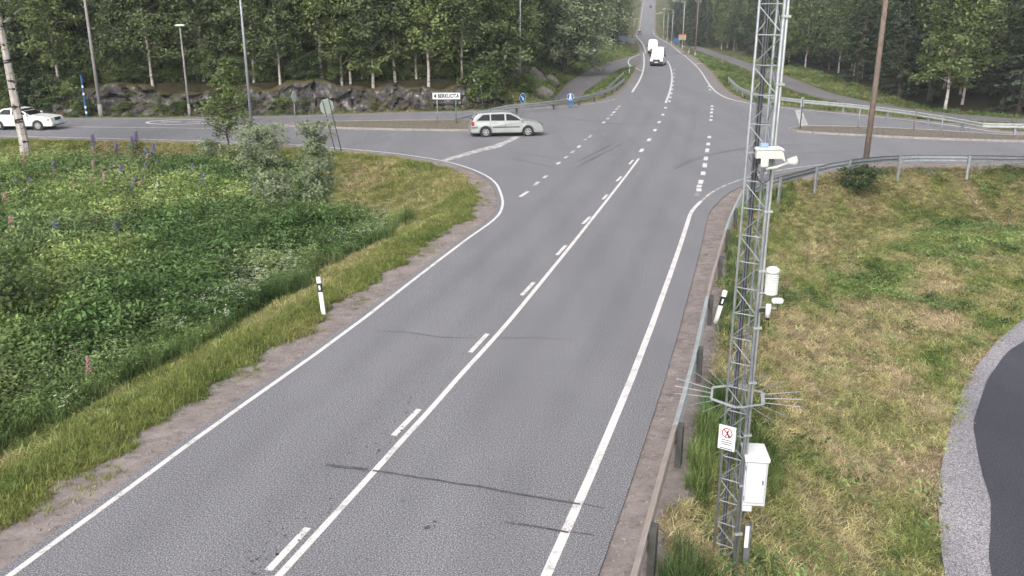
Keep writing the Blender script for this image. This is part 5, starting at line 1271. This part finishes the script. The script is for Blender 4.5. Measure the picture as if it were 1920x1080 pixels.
# ------------------------------------------------------------------ vehicles
def wheel(parent, x, y, r, spokes=6, wid=.2, rim=M_ALLOY):
    s = 1 if y > 0 else -1
    w = empty('wheel', (x, y, r)); w.parent = parent
    MB().tube([(0, -wid / 2, 0), (0, -wid / 2 + .02, 0), (0, wid / 2 - .02, 0), (0, wid / 2, 0)], [r - .03, r, r, r - .03], 22).build('tyre', M_RUBBER, w, False)
    yo = s * (wid / 2 + .004); mb = MB(); rr = r * .66; n = 22
    mb.tube([(0, yo - s * .02, 0), (0, yo, 0)], [rr * 1.04, rr], n); o = mb.build('rim_well', M_BLACK, w)
    rm = MB()
    rm.v = [(rr * math.cos(6.2832 * i / n), yo + s * .006, rr * math.sin(6.2832 * i / n)) for i in range(n)] + [(rr * .86 * math.cos(6.2832 * i / n), yo + s * .006, rr * .86 * math.sin(6.2832 * i / n)) for i in range(n)]
    rm.f = [(i, (i + 1) % n, (i + 1) % n + n, i + n) for i in range(n)]
    for k in range(spokes):
        a = 6.2832 * k / spokes; rm.box((rr * .45 * math.cos(a), yo + s * .008, rr * .45 * math.sin(a)), (rr * .95, .012, rr * .30), Matrix.Rotation(-a, 3, 'Y'))
    rm.box((0, yo + s * .012, 0), (rr * .34, .014, rr * .34)); rm.build('rim', rim, w)
    return w
def arch(cx, r, z0, n=9):
    """points over a wheel arch from rear to front at sill height z0"""
    a0 = math.asin(max(-1, min(1, (z0 - r_axle[0]) / r)))
    return [(cx - r * math.cos(t), r_axle[0] + r * math.sin(t)) for t in [a0 + (math.pi - 2 * a0) * i / n for i in range(n + 1)]]
r_axle = [.31]
def car(name, label, loc, rz, W, body_top, sill, xr, xf, R, cab, wins, mat, wscreen, rscreen, spokes=6, group=None, detail=True, glass=None, cabin_in=(.07, .19)):
    """body_top: side outline from tail to nose above the sill; cab: greenhouse outline; wins: side windows (x,z polygons)"""
    root = empty(name, loc, rz, label, 'car' if 'van' not in name else 'van', group); r_axle[0] = R; gl = glass or M_GLASS
    bottom = [(body_top[0][0], sill)] + arch(xr, R + .065, sill) + arch(xf, R + .065, sill) + [(body_top[-1][0], sill)]
    poly = bottom + body_top[::-1]
    y0 = W / 2; b = MB().prism(poly, -y0, y0, 'y')
    ztop = max(p[1] for p in body_top)
    b.v = [(v[0], v[1] * (1 - .06 * max(0, (v[2] - .62)) / .35 - .10 * max(0, (abs(v[0]) - (body_top[-1][0] - body_top[0][0]) * .40)) ), v[2]) for v in b.v]
    body = b.build('body', mat, root, bevel=.045)
    zc0 = min(p[1] for p in cab); zc1 = max(p[1] for p in cab)
    def half(z): return y0 - cabin_in[0] - (cabin_in[1] - cabin_in[0]) * max(0, (z - zc0)) / (zc1 - zc0)
    g = MB().prism(cab, -1, 1, 'y'); g.v = [(v[0], half(v[2]) * (1 if v[1] > 0 else -1), v[2]) for v in g.v]
    g.build('cabin', mat, root, bevel=.03)
    for wn in wins:
        for s in (-1, 1):
            m = MB(); m.add([(x_, s * (half(z_) + .008), z_) for x_, z_ in wn], [tuple(range(len(wn)))]); m.build('side_window', gl, root)
    for nm, (p, q) in (('windscreen', wscreen), ('rear_window', rscreen)):
        if p is None: continue
        n_ = Vector((q[1] - p[1], 0, -(q[0] - p[0]))).normalized(); n_ = n_ if n_.z > 0 else -n_
        f0, f1 = .06, .94; P0 = (p[0] + (q[0] - p[0]) * f0, p[1] + (q[1] - p[1]) * f0); P1 = (p[0] + (q[0] - p[0]) * f1, p[1] + (q[1] - p[1]) * f1)
        m = MB(); m.add([(P0[0] + n_.x * .009, -half(P0[1]) + .06, P0[1] + n_.z * .009), (P0[0] + n_.x * .009, half(P0[1]) - .06, P0[1] + n_.z * .009), (P1[0] + n_.x * .009, half(P1[1]) - .05, P1[1] + n_.z * .009), (P1[0] + n_.x * .009, -half(P1[1]) + .05, P1[1] + n_.z * .009)], [(0, 1, 2, 3)]); m.build(nm, gl, root)
    for x_ in (xr, xf):
        for s in (-1, 1): wheel(root, x_, s * (y0 - .11), R, spokes)
        MB().tube([(x_, -y0 + .03, R), (x_, y0 - .03, R)], R + .05, 16).build('wheel_well', M_BLACK, root)
    MB().box(((xr + xf) / 2, 0, sill + .02), (xf - xr, W - .2, .12)).build('underbody', M_BLACK, root)
    for s in (-1, 1):
        mx = wscreen[0][0] - .18; MB().box((mx, s * (y0 + .06), zc0 + .10), (.11, .16, .12)).build('mirror', mat, root, bevel=.02)
    return root, body, half
def add(root, name, c, size, mat, bevel=0.0, M=None):
    o = MB().box((0, 0, 0), size, M).build(name, mat, root, bevel=bevel); o.location = c; return o
# silver estate car: nose to +x
pr_, pf_ = G(912, 257), G(991, 255.5)
wb = math.dist(pr_, pf_); yaw = math.atan2(pf_[1] - pr_[1], pf_[0] - pr_[0]); mid = ((pr_[0] + pf_[0]) / 2, (pr_[1] + pf_[1]) / 2)
hw = .78; ctr = (mid[0] - math.sin(yaw) * hw, mid[1] + math.cos(yaw) * hw, 0.0)
body_top = [(-2.30, .40), (-2.33, .60), (-2.27, .92), (-2.20, .98), (1.02, .985), (1.55, .93), (2.08, .80), (2.26, .62), (2.30, .42)]
cabo = [(-2.24, .95), (-2.02, 1.30), (-1.82, 1.455), (-1.2, 1.51), (-.1, 1.52), (.25, 1.47), (.62, 1.28), (1.12, .965)]
wins = [[(-1.98, 1.03), (-1.12, 1.02), (-1.13, 1.40), (-1.55, 1.38)], [(-1.04, 1.02), (-.18, 1.015), (-.20, 1.42), (-1.05, 1.41)], [(-.08, 1.015), (.86, 1.01), (.52, 1.24), (.20, 1.39), (-.08, 1.42)]]
sk, skb, hf = car('estate_car', 'silver estate car turning out of the left side road', ctr, yaw, 1.74, body_top, .26, -wb / 2 - .04, wb / 2 - .04, .315, cabo, wins, M_SILVER, ((1.10, .98), (.27, 1.465)), ((-2.22, .99), (-1.86, 1.43)), 6)
for s in (-1, 1):
    add(sk, 'rub_strip', (-.08, s * .868, .62), (1.72, .03, .05), M_BLACK); add(sk, 'tail_lamp', (-2.20, s * .76, .84), (.16, .17, .24), M_TAIL, .02); add(sk, 'headlamp', (2.05, s * .66, .72), (.26, .30, .13), M_LAMPG, .03)
    for dx in (-1.09, -.13, .98): add(sk, 'door_seam', (dx, s * .869, .66), (.012, .012, .60), M_BLACK)
    for dx in (-.95, .02): add(sk, 'door_handle', (dx + .12, s * .868, .90), (.17, .03, .03), M_SILVER, .008)
    add(sk, 'roof_rail', (-.75, s * .60, 1.53), (1.8, .035, .04), M_GALVD)
    add(sk, 'bumper_strip', (2.24, s * .52, .50), (.12, .5, .06), M_BLACK); add(sk, 'bumper_strip', (-2.10, s * .85, .60), (.42, .03, .05), M_BLACK)
    for q in range(2): pass
for q, dx in enumerate((-1.08, -.13)): pass
add(sk, 'front_bumper', (2.22, 0, .36), (.20, 1.5, .20), M_SILVER, .05); add(sk, 'rear_bumper', (-2.27, 0, .42), (.16, 1.6, .30), M_SILVER, .05); add(sk, 'lower_valance', (-2.22, 0, .27), (.2, 1.45, .10), M_BLACK, .02)
add(sk, 'grille', (2.28, 0, .68), (.06, .7, .12), M_BLACK); add(sk, 'number_plate', (2.335, 0, .47), (.02, .50, .11), M_SIGNW); add(sk, 'tailgate_spoiler', (-1.95, 0, 1.46), (.2, 1.1, .03), M_SILVER, .01); add(sk, 'antenna', (-1.0, 0, 1.58), (.03, .03, .16), M_BLACK)
# white saloon at the left edge
pf_ = G(74, 244.3); yaw = math.radians(-2.5); wb2 = 2.73
fc = Vector((pf_[0] - math.cos(yaw) * wb2 / 2 - math.sin(yaw) * .74, pf_[1] - math.sin(yaw) * wb2 / 2 + math.cos(yaw) * .74, 0))
bt = [(-2.36, .38), (-2.40, .62), (-2.34, .96), (-1.5, 1.00), (.85, .985), (1.5, .94), (2.10, .86), (2.26, .80), (2.34, .58), (2.33, .36)]
cb_ = [(-1.72, .97), (-1.25, 1.28), (-.95, 1.40), (-.2, 1.435), (.10, 1.40), (.40, 1.25), (.92, .965)]
wn2 = [[(-1.30, 1.03), (-.42, 1.02), (-.43, 1.36), (-.90, 1.34)], [(-.33, 1.02), (.66, 1.01), (.34, 1.22), (.08, 1.345), (-.33, 1.37)]]
sd2, sdb, hf2 = car('saloon_car', 'white saloon car behind the birch trunk at the left edge', tuple(fc), yaw, 1.74, bt, .27, -wb2 / 2, wb2 / 2, .31, cb_, wn2, M_CARW, ((.90, .98), (.11, 1.39)), ((-1.70, .98), (-.97, 1.385)), 8)
for s in (-1, 1):
    add(sd2, 'side_moulding', (-.05, s * .868, .56), (1.95, .03, .16), M_CREAM); add(sd2, 'headlamp', (2.19, s * .58, .72), (.16, .44, .16), M_LAMPG, .03); add(sd2, 'indicator', (2.12, s * .80, .72), (.16, .10, .15), pm('amber_lamp', (.5, .25, .15), (.42, .2, .12), 8, .3), .02); add(sd2, 'tail_lamp', (-2.30, s * .62, .78), (.14, .44, .18), M_TAIL, .02)
    for dx in (-.38, .74): add(sd2, 'door_seam', (dx, s * .869, .70), (.012, .012, .55), M_BLACK)
    add(sd2, 'door_handle', (-.2, s * .868, .88), (.17, .03, .03), M_CARW, .008)
add(sd2, 'front_bumper', (2.28, 0, .44), (.22, 1.62, .22), M_CARW, .06); add(sd2, 'grille', (2.30, 0, .73), (.10, .62, .20), M_BLACK, .02); add(sd2, 'number_plate', (2.395, 0, .46), (.02, .50, .11), M_SIGNW); add(sd2, 'air_intake', (2.36, 0, .34), (.06, 1.2, .05), M_BLACK); add(sd2, 'rear_bumper', (-2.35, 0, .46), (.2, 1.62, .24), M_CARW, .05)
# vans: nose to +x in their own frame, driving towards the camera
def van(loc, rz, label, lit=True):
    btv = [(-2.9, .42), (-2.93, 1.2), (-2.90, 1.5), (1.35, 1.32), (1.9, 1.22), (2.55, 1.08), (2.72, .85), (2.74, .42)]
    cv = [(-2.90, 1.2), (-2.88, 2.55), (-2.75, 2.72), (.65, 2.76), (.98, 2.62), (1.25, 2.25), (1.72, 1.28)]
    wv_ = [[(.55, 1.55), (1.42, 1.50), (1.15, 2.05), (.55, 2.10)]]
    r, b, hh = car('delivery_van', label, loc, rz, 2.0, btv, .34, -1.75, 1.75, .35, cv, wv_, M_CARW, ((1.62, 1.46), (1.22, 2.28)), (None, None), 5, 'white vans on the main road', True, M_GLASSV, (.05, .14))
    for s in (-1, 1):
        add(r, 'headlamp', (2.64, s * .76, .98), (.16, .34, .22), M_HEADON if lit else M_LAMPG, .03); add(r, 'mirror_arm', (1.50, s * 1.10, 1.55), (.10, .30, .34), M_BLACK, .03)
    add(r, 'grille', (2.72, 0, .88), (.08, 1.1, .30), M_BLACK, .02); add(r, 'front_bumper', (2.72, 0, .52), (.20, 1.96, .42), M_BLACK, .05); add(r, 'number_plate', (2.83, 0, .60), (.02, .52, .12), M_SIGNW)
    add(r, 'roof_lamp_bar', (.60, 0, 2.80), (.2, 1.2, .07), M_WHITE, .02); add(r, 'badge', (2.73, 0, .98), (.09, .16, .14), M_LAMPG, .02); add(r, 'dashboard', (1.55, 0, 1.40), (.3, 1.5, .05), M_BLACK)
    return r
x, y = G(1230, 124.5); hd = math.atan2(-4.0, -1.15); dxy = Vector((math.cos(hd), math.sin(hd)))
van((x - dxy.x * 2.75, y - dxy.y * 2.75, 0), hd, 'nearer white van with lit headlamps driving towards the camera')
x, y = G(1223.5, 101.5); hd = math.atan2(-4.0, -.62); dxy = Vector((math.cos(hd), math.sin(hd)))
van((x - dxy.x * 2.75, y - dxy.y * 2.75, 0), hd, 'farther white van partly hidden behind the nearer van')
# far cars
hd = math.atan2(-4, -.55)
fx_, fy_ = 53.0, 372.0
dk, dkb, _h = car('hatchback_car', 'small dark car on the distant straight behind the vans', (fx_, fy_, float(hill(fy_)) + .01), hd, 1.76, bt, .27, -1.3, 1.3, .31, cb_, wn2, M_CARD, ((.90, .98), (.11, 1.39)), ((-1.70, .98), (-.97, 1.385)), 5)
for s in (-1, 1): add(dk, 'headlamp', (2.24, s * .60, .74), (.16, .40, .16), M_LAMPG, .03)
add(dk, 'grille', (2.30, 0, .60), (.08, .8, .2), M_BLACK, .02); add(dk, 'painted_nose_shine', (2.33, 0, .45), (.04, 1.4, .10), M_GALVL)  # pale bar across the nose is a painted highlight
fy2 = 598.0; fx2 = np.interp(fy2, [p[1] for p in FARC], [p[0] for p in FARC]) + 1.7
d2 = copy_tree(dk); d2.name = 'hatchback_car'; d2.location = (fx2, fy2, float(hill(fy2)) + .03); tag(d2, 'tiny dark car near the top of the far road', 'car')

# ------------------------------------------------------------------ damp summer air
def haze():
    m = bpy.data.materials.new('damp_air'); m.use_nodes = True; n = m.node_tree; n.nodes.clear(); o = n.nodes.new('ShaderNodeOutputMaterial')
    v = n.nodes.new('ShaderNodeVolumePrincipled'); v.inputs['Color'].default_value = (0.86, 0.90, 0.95, 1); v.inputs['Density'].default_value = 0.0004; v.inputs['Anisotropy'].default_value = 0.0
    n.links.new(v.outputs[0], o.inputs['Volume'])
    b = MB().box((0, 615, 28), (1960, 1900, 66)).build('haze', m); tag(b, kind='stuff')
haze()
